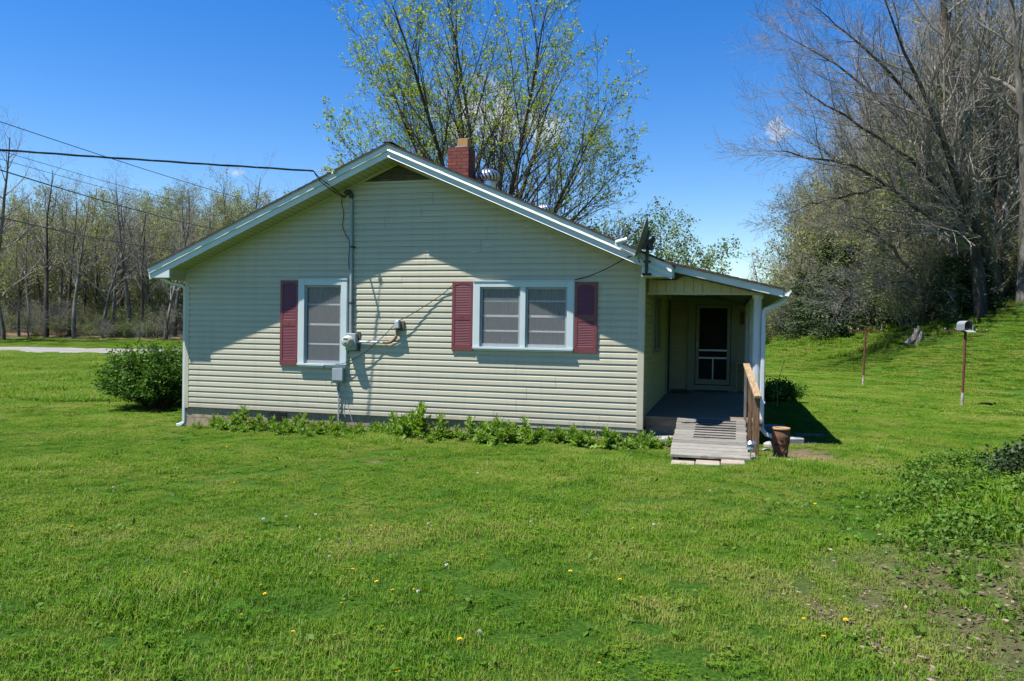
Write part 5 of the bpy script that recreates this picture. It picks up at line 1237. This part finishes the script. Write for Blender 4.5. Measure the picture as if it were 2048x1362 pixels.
# ---- the big spreading bare tree: limbs as they arch towards the house
def at_w(px, py, w):
    u = (px - 1024) / 1569 * w; x, y = xy(u, w); z = CAM[2] + (661 + (px - 1024) * .016 * .0 - py) / 1569 * w + 0.0
    return np.array([x, y, z])
def spreading(name, label, base_px, w, limbs, r0, spec, mats, seed, leaf=None):
    rg = np.random.default_rng(seed); b = at_w(*base_px, w); b[2] = gz(b[0], b[1]) - .2
    t = thing(name, label, 'tree', tuple(b)); out = {}
    for pts, r, dw, nch in limbs:
        P = np.array([at_w(px, py, w + dw * i / (len(pts) - 1)) for i, (px, py) in enumerate(pts)])
        if pts[0] == base_px: P[0] = b
        n = 14; tt = np.linspace(0, len(P) - 1, n); Q = np.stack([np.interp(tt, range(len(P)), P[:, j]) for j in range(3)], 1)
        for _ in range(2): Q[1:-1] = (Q[:-2] + 2 * Q[1:-1] + Q[2:]) / 4
        Q[1:-1] += rg.normal(size=(n - 2, 3)) * .05
        rad = r * np.linspace(1, .03, n) ** .85; out.setdefault(0, []).append((Q, rad))
        L = np.linalg.norm(np.diff(Q, axis=0), axis=1).sum(); a0 = rg.uniform(0, 6)
        nch = int(nch * 1.45)
        for k in range(nch):
            f = (.2 + .79 * (k + rg.random()) / nch) * (n - 1); i = min(int(f), n - 2); q = Q[i] + (Q[i+1] - Q[i]) * (f - i); tg = nrm_(Q[i+1] - Q[i])
            a0 += 2.4; e = nrm_(np.cross(tg, [.2, .1, .97])); g = np.cross(tg, e); ang = math.radians(rg.uniform(22, 50))
            d = tg * math.cos(ang) + (e * math.cos(a0) + g * math.sin(a0)) * math.sin(ang)
            grow(rg, q, d, L * rg.uniform(.22, .42) * (1 - .4 * f / n), np.interp(f, range(n), rad) * .5, 1, spec, out)
    Z = np.array([0, 0, 0]); bb = np.array(b)
    out = {k: [(p - bb, r) for p, r in v] for k, v in out.items()}
    lv = None
    if leaf: pts = tips(out[max(out)], rg, leaf, .1, .3); lv = leafquads(pts[rg.random(len(pts)) < .5], .13, rg)
    plant(t, out, 1, mats if lv is not None else mats[:2], lv, sides=(8, 4, 3, 3, 3)); return t
sp = [None, dict(seg=8, n=(11, 15), wander=.09, up=.03, ang=(20, 45), ratio=(.35, .6), start=.1, fall=.35, rr=.55, tip=.2),
      dict(seg=6, n=(6, 9), wander=.11, up=.02, ang=(20, 50), ratio=(.4, .65), start=.1, rr=.6, tip=.3),
      dict(seg=5, wander=.13, up=.02, tip=.5)]
spreading('spreading_tree', 'big bare tree whose long dark limbs arch left from the right wood', (2002, 632), 38, [
    ([(2002, 632), (1996, 560), (1965, 480), (1925, 390), (1880, 280), (1850, 200), (1790, 90), (1740, -40)], .27, -3, 16),
    ([(1990, 545), (1965, 465), (1900, 460), (1845, 415), (1770, 360), (1690, 320), (1600, 300), (1530, 298)], .17, -4, 18),
    ([(1970, 490), (1905, 400), (1840, 330), (1750, 270), (1660, 215), (1580, 165)], .16, -2, 17),
    ([(1925, 390), (1860, 310), (1780, 215), (1700, 150), (1610, 95), (1545, 60)], .13, 2, 16),
    ([(1880, 280), (1810, 185), (1740, 110), (1660, 50), (1600, 0)], .11, -2, 13),
    ([(1850, 200), (1870, 120), (1885, 30), (1890, -60)], .10, 1, 10),
    ([(1770, 360), (1700, 385), (1620, 400), (1550, 430)], .08, -2, 10),
    ([(1996, 560), (1990, 400), (1975, 250), (1960, 100), (1955, -50)], .17, 2, 14)], .3, sp, [m_barkdark, m_twig], 5)
spreading('leaning_tree', 'pale leaning dead tree with drooping twigs at the right wood edge', (1885, 622), 40, [
    ([(1885, 622), (1840, 555), (1790, 500), (1755, 460), (1715, 450), (1640, 440)], .13, -2, 12),
    ([(1755, 460), (1720, 430), (1680, 425), (1640, 415)], .06, -3, 7), ([(1840, 555), (1760, 560), (1700, 575), (1660, 590)], .05, -3, 9), ([(1880, 600), (1820, 570), (1740, 540), (1690, 538)], .05, -2, 9)], .13, sp, [m_bark, m_twigpale], 6)
spreading('budding_hill_tree', 'tree with sparse bright green leaves high among the bare limbs on the right', (2030, 600), 46, [
    ([(2030, 600), (2010, 420), (1970, 250), (1900, 110), (1840, 40)], .2, -2, 13), ([(1970, 250), (1900, 190), (1820, 150), (1750, 140)], .1, -1, 10), ([(2010, 420), (2030, 250), (2040, 90), (2046, -40)], .13, 1, 11)], .2, sp, [m_bark, m_twig, m_paleleaf], 8, (1, 3))
# splintered stump
x, y = xy(px2u(1836, 36.2), 36.2); z = gz(x, y)
t = thing('broken_stump', 'splintered grey tree stump on the lawn at the wood edge', 'stump', (x, y, z))
mb = MB()
for (dx, dy, dz, r) in ((-.15, 0, .72, .12), (.02, .1, .85, .15), (.14, -.05, .62, .12), (.72, .1, .30, .08), (-.5, -.15, .2, .09), (.1, -.3, .35, .1)):
    mb.tube([(x + dx * .2, y + dy * .2, z - .05), (x + dx * .5, y + dy * .6, z + dz * .5), (x + dx, y + dy, z + dz)], [r * 1.5, r, r * .25], 7)
mb.tube([(x - .55, y - .2, z - .03), (x - .2, y, z + .25), (x, y, z + .7)], [.14, .16, .08], 8); mb.build('splintered_wood', M('grey_deadwood', (.21, .19, .165), (.09, .08, .07), 6, .9, stretch=(3, 3, .6), bump=.5), t)

# ---- rounded bush at the left corner
def bush(name, label, cx_, cy_, rx, ry, rz_, seed, mat, n_shoot=420, leaf=.055, per=34, base=None):
    rg = np.random.default_rng(seed); z = gz(cx_, cy_); t = thing(name, label, 'bush', (cx_, cy_, z)); out = {0: [], 1: []}; pts = []
    for i in range(n_shoot):
        a = rg.uniform(0, 6.28); e = math.asin(rg.uniform(-.15, 1)); rr = rg.uniform(.82, 1.12) * (1 + .13 * math.sin(a * 3 + e * 4) + .08 * math.sin(a * 7 + 2))
        tip = np.array([math.cos(a) * math.cos(e) * rx * rr, math.sin(a) * math.cos(e) * ry * rr, max(.02, rz_ * .42 + math.sin(e) * rz_ * .58 * rr)])
        o = np.array([math.cos(a) * rx * .15, math.sin(a) * ry * .15, 0]); mid = (o + tip) / 2 + np.array([0, 0, .12]) + rg.normal(size=3) * .06
        P = np.array([o, (o + mid) / 2 + np.array([0, 0, .06]), mid, (mid + tip) / 2 + rg.normal(size=3) * .03, tip])
        out[0].append((P, np.linspace(.009, .003, 5))); t_ = (1 - rg.random(per) ** 1.6 * .75) * 4; ii = np.minimum(t_.astype(int), 3)
        pts.append(P[ii] + (P[ii + 1] - P[ii]) * (t_ - ii)[:, None] + rg.normal(size=(per, 3)) * .06)
    pts = np.concatenate(pts); pts[:, 2] = np.maximum(pts[:, 2], .01)
    V, F = tubes(out[0], 3); link_mesh('stems', V, [F], m_barkdark, parent=t)
    V, F, a = leafquads(pts, leaf, rg, .25, 0, .5); link_mesh('foliage', V, [F], mat, parent=t, attr=a)
bush('round_bush', 'dense dark green rounded bush at the left corner of the house', -3.25, 3.2, 1.18, 1.2, 1.42, 9, m_bush, 620, .075, 44)
bush('upright_shrub', 'taller shrub with upright shoots behind the round bush', -2.35, 4.3, .95, .9, 1.85, 10, m_bush, 280, .075, 36)
bush('porch_plant', 'dark leafy plant in the shade beyond the porch column', 11.15, 8.2, .5, .5, .5, 11, m_bush, 150, .07, 30)
bush('edge_shrub', 'low bluish green shrub at the right edge of the near bank', *xy(5.75, 8.6), .42, .45, .36, 12, m_cedar, 130, .05, 34)
x, y = 10.95, 6.7; z = gz(x, y)
t = thing('thin_sapling', 'thin leafless sapling sticking up beside the porch', 'sapling', (x, y, z))
out = {0: [(np.array([(0, 0, -.05), (.02, 0, .25), (0, .02, .5), (.09, 0, .85), (.16, 0, 1.12)]), np.linspace(.012, .004, 5))], 1: [(np.array([(0, .02, .5), (-.1, 0, .62), (-.14, .02, .75)]), np.linspace(.006, .003, 3)), (np.array([(.09, 0, .85), (.16, .05, .9), (.24, .05, .97)]), np.linspace(.005, .003, 3))]}
rg = np.random.default_rng(3)
plant(t, out, 1, [m_twig, m_twig, m_weed], leafquads(rg.normal(size=(60, 3)) * np.array([.16, .16, .12]) + np.array([0, 0, .25]), .06, rg), 'twigs', sides=(5, 3))

# ---- thistle-like weeds along the foundation
def weed_mesh(seed, H, nl, nst=1):
    rg = np.random.default_rng(seed); V, F, A = [], [], []; o = 0
    for st in range(nst):
        ox, oy = (0, 0) if st == 0 else rg.normal(size=2) * .13 * nst ** .3; hh = H * (1 if st == 0 else rg.uniform(.5, .9)); lx, ly = rg.normal(size=2) * .08
        for i in range(nl):
            f = i / nl; z = hh * (f * .8 + .02); a = i * 2.4 + rg.normal() * .3; L = (.09 + .17 * (1 - f) ** .8) * rg.uniform(.8, 1.2) * (H / .4) ** .4; tilt = .35 + f * .85 + rg.normal() * .12
            d = np.array([math.cos(a) * math.cos(tilt), math.sin(a) * math.cos(tilt), math.sin(tilt)]); s = np.array([-math.sin(a), math.cos(a), 0]); up = np.cross(s, d) * -1
            base = np.array([ox + lx * f * hh, oy + ly * f * hh, z]); K = 9; col = rg.random() * .6 + f * .35
            for k in range(K + 1):
                q = k / K; c_ = base + d * L * q + np.array([0, 0, -.35 * L * q * q * (1 - f * .5)])
                wd = L * .24 * math.sin(math.pi * min(q * .9 + .1, 1)) * (1.0 if k % 2 else .38); tw = rg.normal() * .012
                V += [c_ - s * wd + np.array([0, 0, .02 * (k % 2) + tw]), c_, c_ + s * wd + np.array([0, 0, .02 * (k % 2) - tw])]; A += [col, col * .8, col]
            for k in range(K):
                b = o + k * 3; F += [(b, b + 1, b + 4, b + 3), (b + 1, b + 2, b + 5, b + 4)]
            o += (K + 1) * 3
    return np.array(V), np.array(F), np.array(A)
W_ = [weed_mesh(81, .42, 26, 3), weed_mesh(82, .36, 22, 2), weed_mesh(83, .28, 18, 3), weed_mesh(84, .16, 14, 3)]
WL = ['tall jagged leaved weed against the house wall, left of the crawl space vent', 'bushy jagged weed below the utility box', 'tallest jagged weed in front of the wall between the two windows', 'jagged weed standing just right of the tallest weed', 'medium jagged weed just left of the tallest weed', 'jagged weed under the left half of the double window', 'jagged weed under the middle of the double window', 'jagged weed under the right half of the double window', 'small weed near the right end of the weed strip', 'small weed at the left end of the foundation', 'weed right beside the crawl space vent', 'small weed by the corner of the ramp slab']
WP = [(1.42, -.28, 0, .95), (2.62, -.33, 1, .9), (4.86, -.42, 0, 1.28), (5.22, -.45, 1, 1.05), (4.42, -.38, 1, 1.0), (5.78, -.42, 1, .95), (6.28, -.45, 2, 1.15), (6.72, -.5, 1, .95), (7.25, -.5, 3, 1.2), (.75, -.2, 3, 1.2), (2.0, -.3, 2, .9), (8.05, -.5, 3, 1.1)]
for (x, y, i, s), lb in zip(WP, WL):
    V, F, a = W_[i]; o = link_mesh('jagged_weed', V, [F], m_weed, attr=a); o.location = (x, y, gz(x, y) - .01); o.scale = (s * 1.08, s * 1.08, s * 1.2); o.rotation_euler = (0, 0, x * 5); tag(o, lb, 'weed', 'weeds along the foundation')
# low weeds filling the strip
Vs, Fs, As, o = [], [], [], 0
rg = np.random.default_rng(88)
for k in range(95):
    x = rg.uniform(.3, 7.6) if k < 84 else rg.uniform(8.0, 8.9); x = x if x > 2.2 or rg.random() < .6 else x + 2.5; y = -.12 - abs(rg.normal()) * .22 - .02 * x; V, F, a = W_[3 if rg.random() < .75 else 2]
    th = rg.uniform(0, 6.28); s = rg.uniform(.4, 1.3); Rm = np.array([[math.cos(th), -math.sin(th), 0], [math.sin(th), math.cos(th), 0], [0, 0, 1]])
    Vs.append(V @ Rm.T * s + np.array([x, y, gz(x, y) - .01])); Fs.append(F + o); As.append(a); o += len(V)
link_mesh('low_weeds', np.concatenate(Vs), [np.concatenate(Fs)], m_weed, attr=np.concatenate(As))['kind'] = 'stuff'

mb = MB()
for k in range(26):
    x = rg.uniform(1.0, 8.6); y = -.15 - rg.uniform(0, .35); z = gz(x, y); h = rg.uniform(.18, .5); a = rg.uniform(0, 6.28); l = rg.uniform(.02, .16)
    mb.tube([(x, y, z - .02), (x + l * .3 * math.cos(a), y + l * .3 * math.sin(a), z + h * .6), (x + l * math.cos(a), y + l * math.sin(a), z + h)], [.004, .003, .0015], 4)
mb.build('dead_stalks', M('dry_stalk', (.30, .24, .14), (.2, .15, .09), 20, .9))['kind'] = 'stuff'
# ---- lawn: many small patches of blades
def patch(seed, size, n, hlo, hhi, wd, lean=.5, clover=0):
    rg = np.random.default_rng(seed); x = rg.uniform(-size / 2, size / 2, (n, 2)); a = rg.uniform(0, 6.28, n); h = rg.uniform(hlo, hhi, n) * rg.uniform(.6, 1, n); ln = rg.uniform(.1, 1.0, n) * lean * h; w = wd * rg.uniform(.6, 1.3, n)
    d = np.stack([np.cos(a), np.sin(a)], 1); s = np.stack([-np.sin(a), np.cos(a)], 1)
    def P(xy_, z): return np.concatenate([xy_, z[:, None]], 1)
    b0 = P(x - s * w[:, None] / 2, np.full(n, -.01)); b1 = P(x + s * w[:, None] / 2, np.full(n, -.01)); mid = x + d * ln[:, None] * .35
    m0 = P(mid - s * w[:, None] * .42, h * .6); m1 = P(mid + s * w[:, None] * .42, h * .6); tp = P(x + d * ln[:, None], h)
    V = np.stack([b0, b1, m1, m0, tp], 1).reshape(-1, 3); k = np.arange(n) * 5; F4 = np.stack([k, k + 1, k + 2, k + 3], 1); F3 = np.stack([k + 3, k + 2, k + 4], 1); A = np.repeat(rg.random(n), 5)
    if clover:
        P0 = np.concatenate([rg.uniform(-size / 2, size / 2, (clover, 2)), rg.uniform(.015, .04, (clover, 1))], 1); lv = []
        C = np.repeat(P0, 3, axis=0); th = np.tile(np.array([0, 2.09, 4.19]), clover) + np.repeat(rg.uniform(0, 6.28, clover), 3); L = np.repeat(rg.uniform(.012, .022, clover), 3)
        dd = np.stack([np.cos(th), np.sin(th), np.full_like(th, .25)], 1) * L[:, None]; ss = np.stack([-np.sin(th), np.cos(th), np.zeros_like(th)], 1) * L[:, None] * .5
        VV = np.stack([C, C + dd * .6 + ss, C + dd, C + dd * .6 - ss], 1).reshape(-1, 3); o = len(V); V = np.concatenate([V, VV]); F4 = np.concatenate([F4, np.arange(len(VV)).reshape(-1, 4) + o]); A = np.concatenate([A, np.repeat(np.repeat(rg.random(clover) * .5 + .1, 3), 4)])
    ob = link_mesh('blade_patch', V, [F4, F3], m_grass, attr=A); COL.objects.unlink(ob); return ob
def scatter(name, pts, rot, scl, which, protos_, tilt=None):
    me = bpy.data.meshes.new(name); me.vertices.add(len(pts)); me.vertices.foreach_set('co', np.asarray(pts, np.float32).ravel())
    for nm, ty, dat in (('rz', 'FLOAT', rot), ('sc', 'FLOAT', scl), ('pick', 'INT', which)):
        at = me.attributes.new(nm, ty, 'POINT'); at.data.foreach_set('value', np.asarray(dat, np.int32 if ty == 'INT' else np.float32))
    o = bpy.data.objects.new(name, me); COL.objects.link(o); o['kind'] = 'stuff'
    ng = bpy.data.node_groups.new(name, 'GeometryNodeTree'); ng.interface.new_socket('Geometry', in_out='INPUT', socket_type='NodeSocketGeometry'); ng.interface.new_socket('Geometry', in_out='OUTPUT', socket_type='NodeSocketGeometry')
    nd = ng.nodes; L = ng.links.new; gi = nd.new('NodeGroupInput'); go = nd.new('NodeGroupOutput'); jn = nd.new('GeometryNodeGeometryToInstance') if False else nd.new('GeometryNodeJoinGeometry')
    for p in reversed(protos_):
        oi = nd.new('GeometryNodeObjectInfo'); oi.inputs['Object'].default_value = p; oi.inputs['As Instance'].default_value = True; L(oi.outputs['Geometry'], jn.inputs[0])
    ip = nd.new('GeometryNodeInstanceOnPoints'); ip.inputs['Pick Instance'].default_value = True; L(gi.outputs[0], ip.inputs['Points']); L(jn.outputs[0], ip.inputs['Instance'])
    def na(nm, ty):
        n = nd.new('GeometryNodeInputNamedAttribute'); n.data_type = ty; n.inputs['Name'].default_value = nm; return n.outputs['Attribute']
    L(na('pick', 'INT'), ip.inputs['Instance Index'])
    cb = nd.new('ShaderNodeCombineXYZ'); L(na('rz', 'FLOAT'), cb.inputs['Z']); L(cb.outputs[0], ip.inputs['Rotation']); L(na('sc', 'FLOAT'), ip.inputs['Scale'])
    L(ip.outputs[0], go.inputs[0]); md = o.modifiers.new('scatter', 'NODES'); md.node_group = ng; return o
def blocked(x, y):
    b = (x > -.02) & (x < HW + .02) & (y > -.02) & (y < HD)
    b |= (x > HW - .1) & (x < 10.36) & (y > -.15) & (y < HD); b |= (x > 9.0) & (x < 10.2) & (y > -1.98) & (y < .5)
    return b
rg = np.random.default_rng(99)
def cells(w0, w1, step, half):
    ww = np.arange(w0, w1, step); out = []
    for w in ww:
        lim = half(w); u = np.arange(-lim, lim, step); out.append(np.stack([u + rg.uniform(-.5, .5, len(u)) * step, np.full(len(u), w) + rg.uniform(-.5, .5, len(u)) * step], 1))
    return np.concatenate(out)
half = lambda w: .72 * w + 1.6
S1 = .26
near = [patch(100 + i, S1 * 1.3, 760, .018, .046, .0036, 1.2, 10 if i % 2 else 3) for i in range(4)] + [patch(110, S1 * 1.3, 560, .03, .07, .004, 1.1, 0), patch(111, S1 * 1.3, 700, .012, .036, .004, 1.3, 70), patch(112, S1 * 1.3, 620, .008, .024, .0038, 2.0, 6)]
for v_ in near[6].data.attributes['rnd'].data: v_.value = .97 if v_.value > .68 else v_.value
far = [patch(120 + i, .85, 1800, .018, .040, .0095, 1.2, 0) for i in range(3)]
tallp = [patch(130 + i, .8, 800, .07, .19, .013, .9, 0) for i in range(3)]
def lowfreq(x, y, s, ph): return np.sin(x * s + ph + 1.3 * np.sin(y * s * .7 + ph)) * np.sin(y * s * 1.1 - ph + 1.1 * np.sin(x * s * .6))
C = cells(1.2, 17, S1, half); X, Y = xy(C[:, 0], C[:, 1]); k = bare(X, Y); keep = ~blocked(X, Y) & (k < .985); thin = rg.random(len(X)) < (k - .12) * .95
C, X, Y, k, thin = C[keep], X[keep], Y[keep], k[keep], thin[keep]
lf = lowfreq(X, Y, 1.1, .4) + .7 * lowfreq(X, Y, 2.7, 2.0)
pick = rg.integers(0, 4, len(X)); pick[(lf > 1.0)] = 4; pick[(lf < -1.05)] = 5
bank = sstep(1.4, 2.6, C[:, 0] - np.interp(C[:, 1], [3, 6, 9, 12], [1.3, 1.6, 2.8, 5])) * (C[:, 1] < 11)
pick[(rg.random(len(X)) < bank * .5)] = 5
pick[thin] = 6
sc = rg.uniform(.75, 1.25, len(X)) * (1 + .25 * lf) * (1 + .45 * bank)
scatter('lawn_grass', np.stack([X, Y, ground(X, Y)], 1), rg.uniform(0, 6.28, len(X)), np.clip(sc, .5, 2), pick, near)
def tallzone(u, w):
    z1 = (u < 6) & (w > 20.2 + .6 * np.sin(u * 1.3)) & (w < 44.8)
    edge = np.interp(u, [8, 14.5, 18.5, 20], [46, 44, 38, 36]); z2 = (u >= 6) & (w > edge)
    return z1 | z2
n = 17000; w_ = 16.4 + 46 * rg.random(n) ** .75; C = np.stack([rg.uniform(-1, 1, n) * (.68 * w_ + 2), w_], 1); u_, w_ = C[:, 0], C[:, 1]; X, Y = xy(u_, w_); tz = tallzone(u_, w_)
m16 = w_ > 16.4; roadm = (u_ < -5) & (w_ > 44.6) & (w_ < 53.4 + np.maximum(0, u_ + 20) * .5)
keep = ~blocked(X, Y) & ~roadm & (rg.random(len(X)) > litter(X, Y) * .9) & ~tz
scatter('lawn_grass', np.stack([X, Y, ground(X, Y)], 1)[keep], rg.uniform(0, 6.28, keep.sum()), rg.uniform(.8, 1.25, keep.sum()), rg.integers(0, 3, keep.sum()), far)
keep = ~blocked(X, Y) & ~roadm & (rg.random(len(X)) > litter(X, Y) * .8) & tz
lf = 1 + .3 * lowfreq(X, Y, .5, 1)
scatter('tall_grass', np.stack([X, Y, ground(X, Y)], 1)[keep], rg.uniform(0, 6.28, keep.sum()), (rg.uniform(.7, 1.2, len(X)) * lf)[keep], rg.integers(0, 3, keep.sum()), tallp)
def thickets(name, U, Wd, lo, hi):
    X, Y = xy(U, Wd); n = len(X); scatter(name, np.stack([X, Y, ground(X, Y) - .1], 1), rg.uniform(0, 6.28, n), rg.uniform(lo, hi, n) * (np.where(Wd < 68, .45, 1) if U.mean() < 0 else 1), np.where(Wd < 68, rg.choice([0, 1, 3, 4], n), rg.integers(0, 5, n)) if U.mean() < 0 else rg.choice([0, 0, 1, 2, 3, 3, 4], n), THK)
n = 640; Wd = 62.5 + 82 * rg.random(n) ** 1.25; U = (-.72 + .46 * rg.random(n)) * Wd; thickets('woodland_undergrowth', U, Wd, .55, 1.35)
n = 420; Wd = 40 + 62 * rg.random(n) ** 1.2; U = (.31 + .42 * rg.random(n)) * Wd; m_ = (U > 20.3 + .4 * np.maximum(0, 40 - Wd)); thickets('woodland_undergrowth', U[m_], Wd[m_], .35, .95)
n = 110; Wd = rg.uniform(58, 84, n); U = rg.uniform(.25, .37, n) * Wd; thickets('woodland_undergrowth', U, Wd, .35, .8)
# dead leaves on the near bank and in the woods
n = 30000; u_ = rg.uniform(1.2, 6, n); w_ = rg.uniform(2.6, 8, n); X, Y = xy(u_, w_); m_ = rg.random(n) < np.maximum(litter(X, Y) ** 1.3, .05 * (u_ > 2.4)); X, Y = X[m_], Y[m_]
V, F, a = leafquads(np.stack([X, Y, ground(X, Y) + rg.uniform(.004, .03, len(X))], 1), .034 * rg.uniform(.5, 1.4, (len(X), 1)), rg, .0, 0, .6)
c0 = np.repeat(V[::4], 4, axis=0); V = c0 + (V - c0) * np.array([1, 1, .45])
m_deadleaf = leafmat('dead_leaf', [(0, (.05, .034, .022)), (.5, (.12, .08, .052)), (1, (.25, .19, .14))], .1)
link_mesh('dead_leaves', V, [F], m_deadleaf, attr=a)['kind'] = 'stuff'
# broad leaved ground plants on the lawn
n = 900; u_ = rg.uniform(-6, 7, n); w_ = 2.4 + 9 * rg.random(n) ** 1.3; X, Y = xy(u_, w_); m_ = (rg.random(n) < (.28 + .7 * ((u_ > 2.6) & (w_ < 9)))) & (np.abs(u_) < .7 * w_ + 1) & ~blocked(X, Y) & (Y < -.9); X, Y = X[m_], Y[m_]
Pc = np.repeat(np.stack([X, Y, ground(X, Y) + .02], 1), 8, axis=0); th = rg.uniform(0, 6.28, len(Pc)); Pc[:, 0] += np.cos(th) * .02; Pc[:, 1] += np.sin(th) * .02
V, F, a = leafquads(Pc, .052, rg, .2, 0, .5); link_mesh('broadleaf_weeds', V, [F], m_cover, attr=np.clip(a * .6 + .35, 0, 1))['kind'] = 'stuff'
# creeping ground cover in loose mounds on the bank
n = 38000; u_ = rg.uniform(1.9, 7.5, n); w_ = rg.uniform(3.4, 10.5, n); X, Y = xy(u_, w_)
dn = sstep(1.9, 3.0, u_ - np.interp(w_, [3, 5, 7, 10], [.6, .5, .9, 2.6])) * (.6 + .4 * sstep(5.2, 6.2, w_)) * np.clip(.55 + .9 * lowfreq(X, Y, 3.1, .7), 0, 1); m_ = rg.random(n) < dn; X, Y = X[m_], Y[m_]; dn = dn[m_]
Z = ground(X, Y) + rg.random(len(X)) ** .7 * (.05 + .13 * dn)
V, F, a = leafquads(np.repeat(np.stack([X, Y, Z], 1), 4, axis=0) + rg.normal(size=(len(X) * 4, 3)) * .022, .04, rg, .3, 0, .6); link_mesh('ground_cover', V, [F], m_cover, attr=np.clip(a * .8 + .2, 0, 1))['kind'] = 'stuff'
# dandelions
m_yel = M('dandelion_yellow', (.85, .56, .01), (.80, .46, .01), 40, .8); m_puff = M('seed_head', (.55, .53, .47), (.42, .4, .36), 60, .95); m_stalk = M('pale_stalk', (.34, .33, .17), (.25, .27, .12), 20, .8)
def dmesh(yellow):
    mb = MB(); r2 = random.Random(5 + yellow)
    if yellow:
        mb.tube([(0, 0, 0), (.004, 0, .04)], .003, 5); mb.cur = 1
        for k in range(26):
            a = k * 2.4; L = .026 * (1 - .4 * (k / 26)); t_ = .1 + .9 * k / 26; d = (math.cos(a) * math.cos(t_), math.sin(a) * math.cos(t_), math.sin(t_)); s = (-math.sin(a) * .0055, math.cos(a) * .0055, 0); c_ = (.004, 0, .04)
            mb.add([c_, tuple(c_[j] + d[j] * L - s[j] for j in range(3)), tuple(c_[j] + d[j] * L * 1.1 for j in range(3)), tuple(c_[j] + d[j] * L + s[j] for j in range(3))], [(0, 1, 2, 3)])
    else:
        mb.tube([(0, 0, 0), (.008, .004, .06), (.014, .004, .11)], .0028, 5); mb.cur = 1
        for k in range(60):
            z = 1 - 2 * (k + .5) / 60; a = k * 2.4; q = math.sqrt(1 - z * z); d = Vector((math.cos(a) * q, math.sin(a) * q, z)); s = d.cross(Vector((.3, .5, .8))).normalized() * .004; c_ = Vector((.014, .004, .11)); e = c_ + d * .02
            mb.add([tuple(c_), tuple(e + s), tuple(e * 1.0 + d * .002), tuple(e - s)], [(0, 1, 2, 3)])
    o = mb.build('dandelion' if yellow else 'dandelion_clock', [m_stalk, m_yel if yellow else m_puff]); return o
def at_px(px, py):
    """where the sight line through a pixel of the photo meets the lawn (used once, to place flowers)"""
    d = np.array(_f) + (px - 1024) / 1569 * np.array(_r) - (py - 681) / 1569 * np.array(_u); t_ = 2.0
    for _ in range(60):
        p = CAM + d * t_; t_ += (p[2] - gz(p[0], p[1])) * 1.2 / max(.05, -d[2] + .0)*.5
    p = CAM + d * t_; return p[0], p[1]
dy = dmesh(1); dp = dmesh(0)
YF = [(145, 1062), (368, 1155), (420, 1145), (523, 1178), (531, 1196), (481, 1242), (584, 1275), (469, 970), (740, 1060), (770, 1066), (786, 1190), (828, 1187), (705, 1147), (755, 1173), (963, 1117), (920, 1292), (1140, 1152), (1240, 1170), (1284, 1205), (1198, 1337), (797, 1358), (1267, 1065), (1116, 961), (1608, 1247), (1690, 1250), (1647, 1286), (1630, 1015), (1920, 893), (1992, 895), (150, 870), (453, 899), (568, 960), (683, 1217), (1710, 877), (1795, 820), (1950, 838)]
PF = [(224, 985), (435, 978), (500, 983), (655, 1124), (638, 1094), (675, 1090), (572, 1043), (909, 1020), (856, 1060), (958, 955), (892, 1145), (838, 1200), (962, 1288), (293, 1137), (1752, 998), (1908, 988), (80, 955), (700, 1100), (530, 1050), (1060, 1058), (1310, 1060), (1420, 990), (345, 1000), (630, 1040)]
for lst, src, lb, g, cat in ((YF, dy, 'yellow dandelion flower open in the lawn', 'yellow dandelions in the lawn', 'flower'), (PF, dp, 'white dandelion seed head standing in the lawn', 'dandelion seed heads in the lawn', 'flower')):
    for i, (px, py) in enumerate(lst):
        x, y = at_px(px, py); o = src if i == 0 else src.copy()
        if i: COL.objects.link(o)
        o.location = (x, y, gz(x, y) + (.012 if src is dy else .0)); o.rotation_euler = (rng.uniform(-.25, .25), rng.uniform(-.25, .25), rng.uniform(0, 6)); s = rng.uniform(.38, .62); o.scale = (s, s, s); tag(o, lb, cat, g)
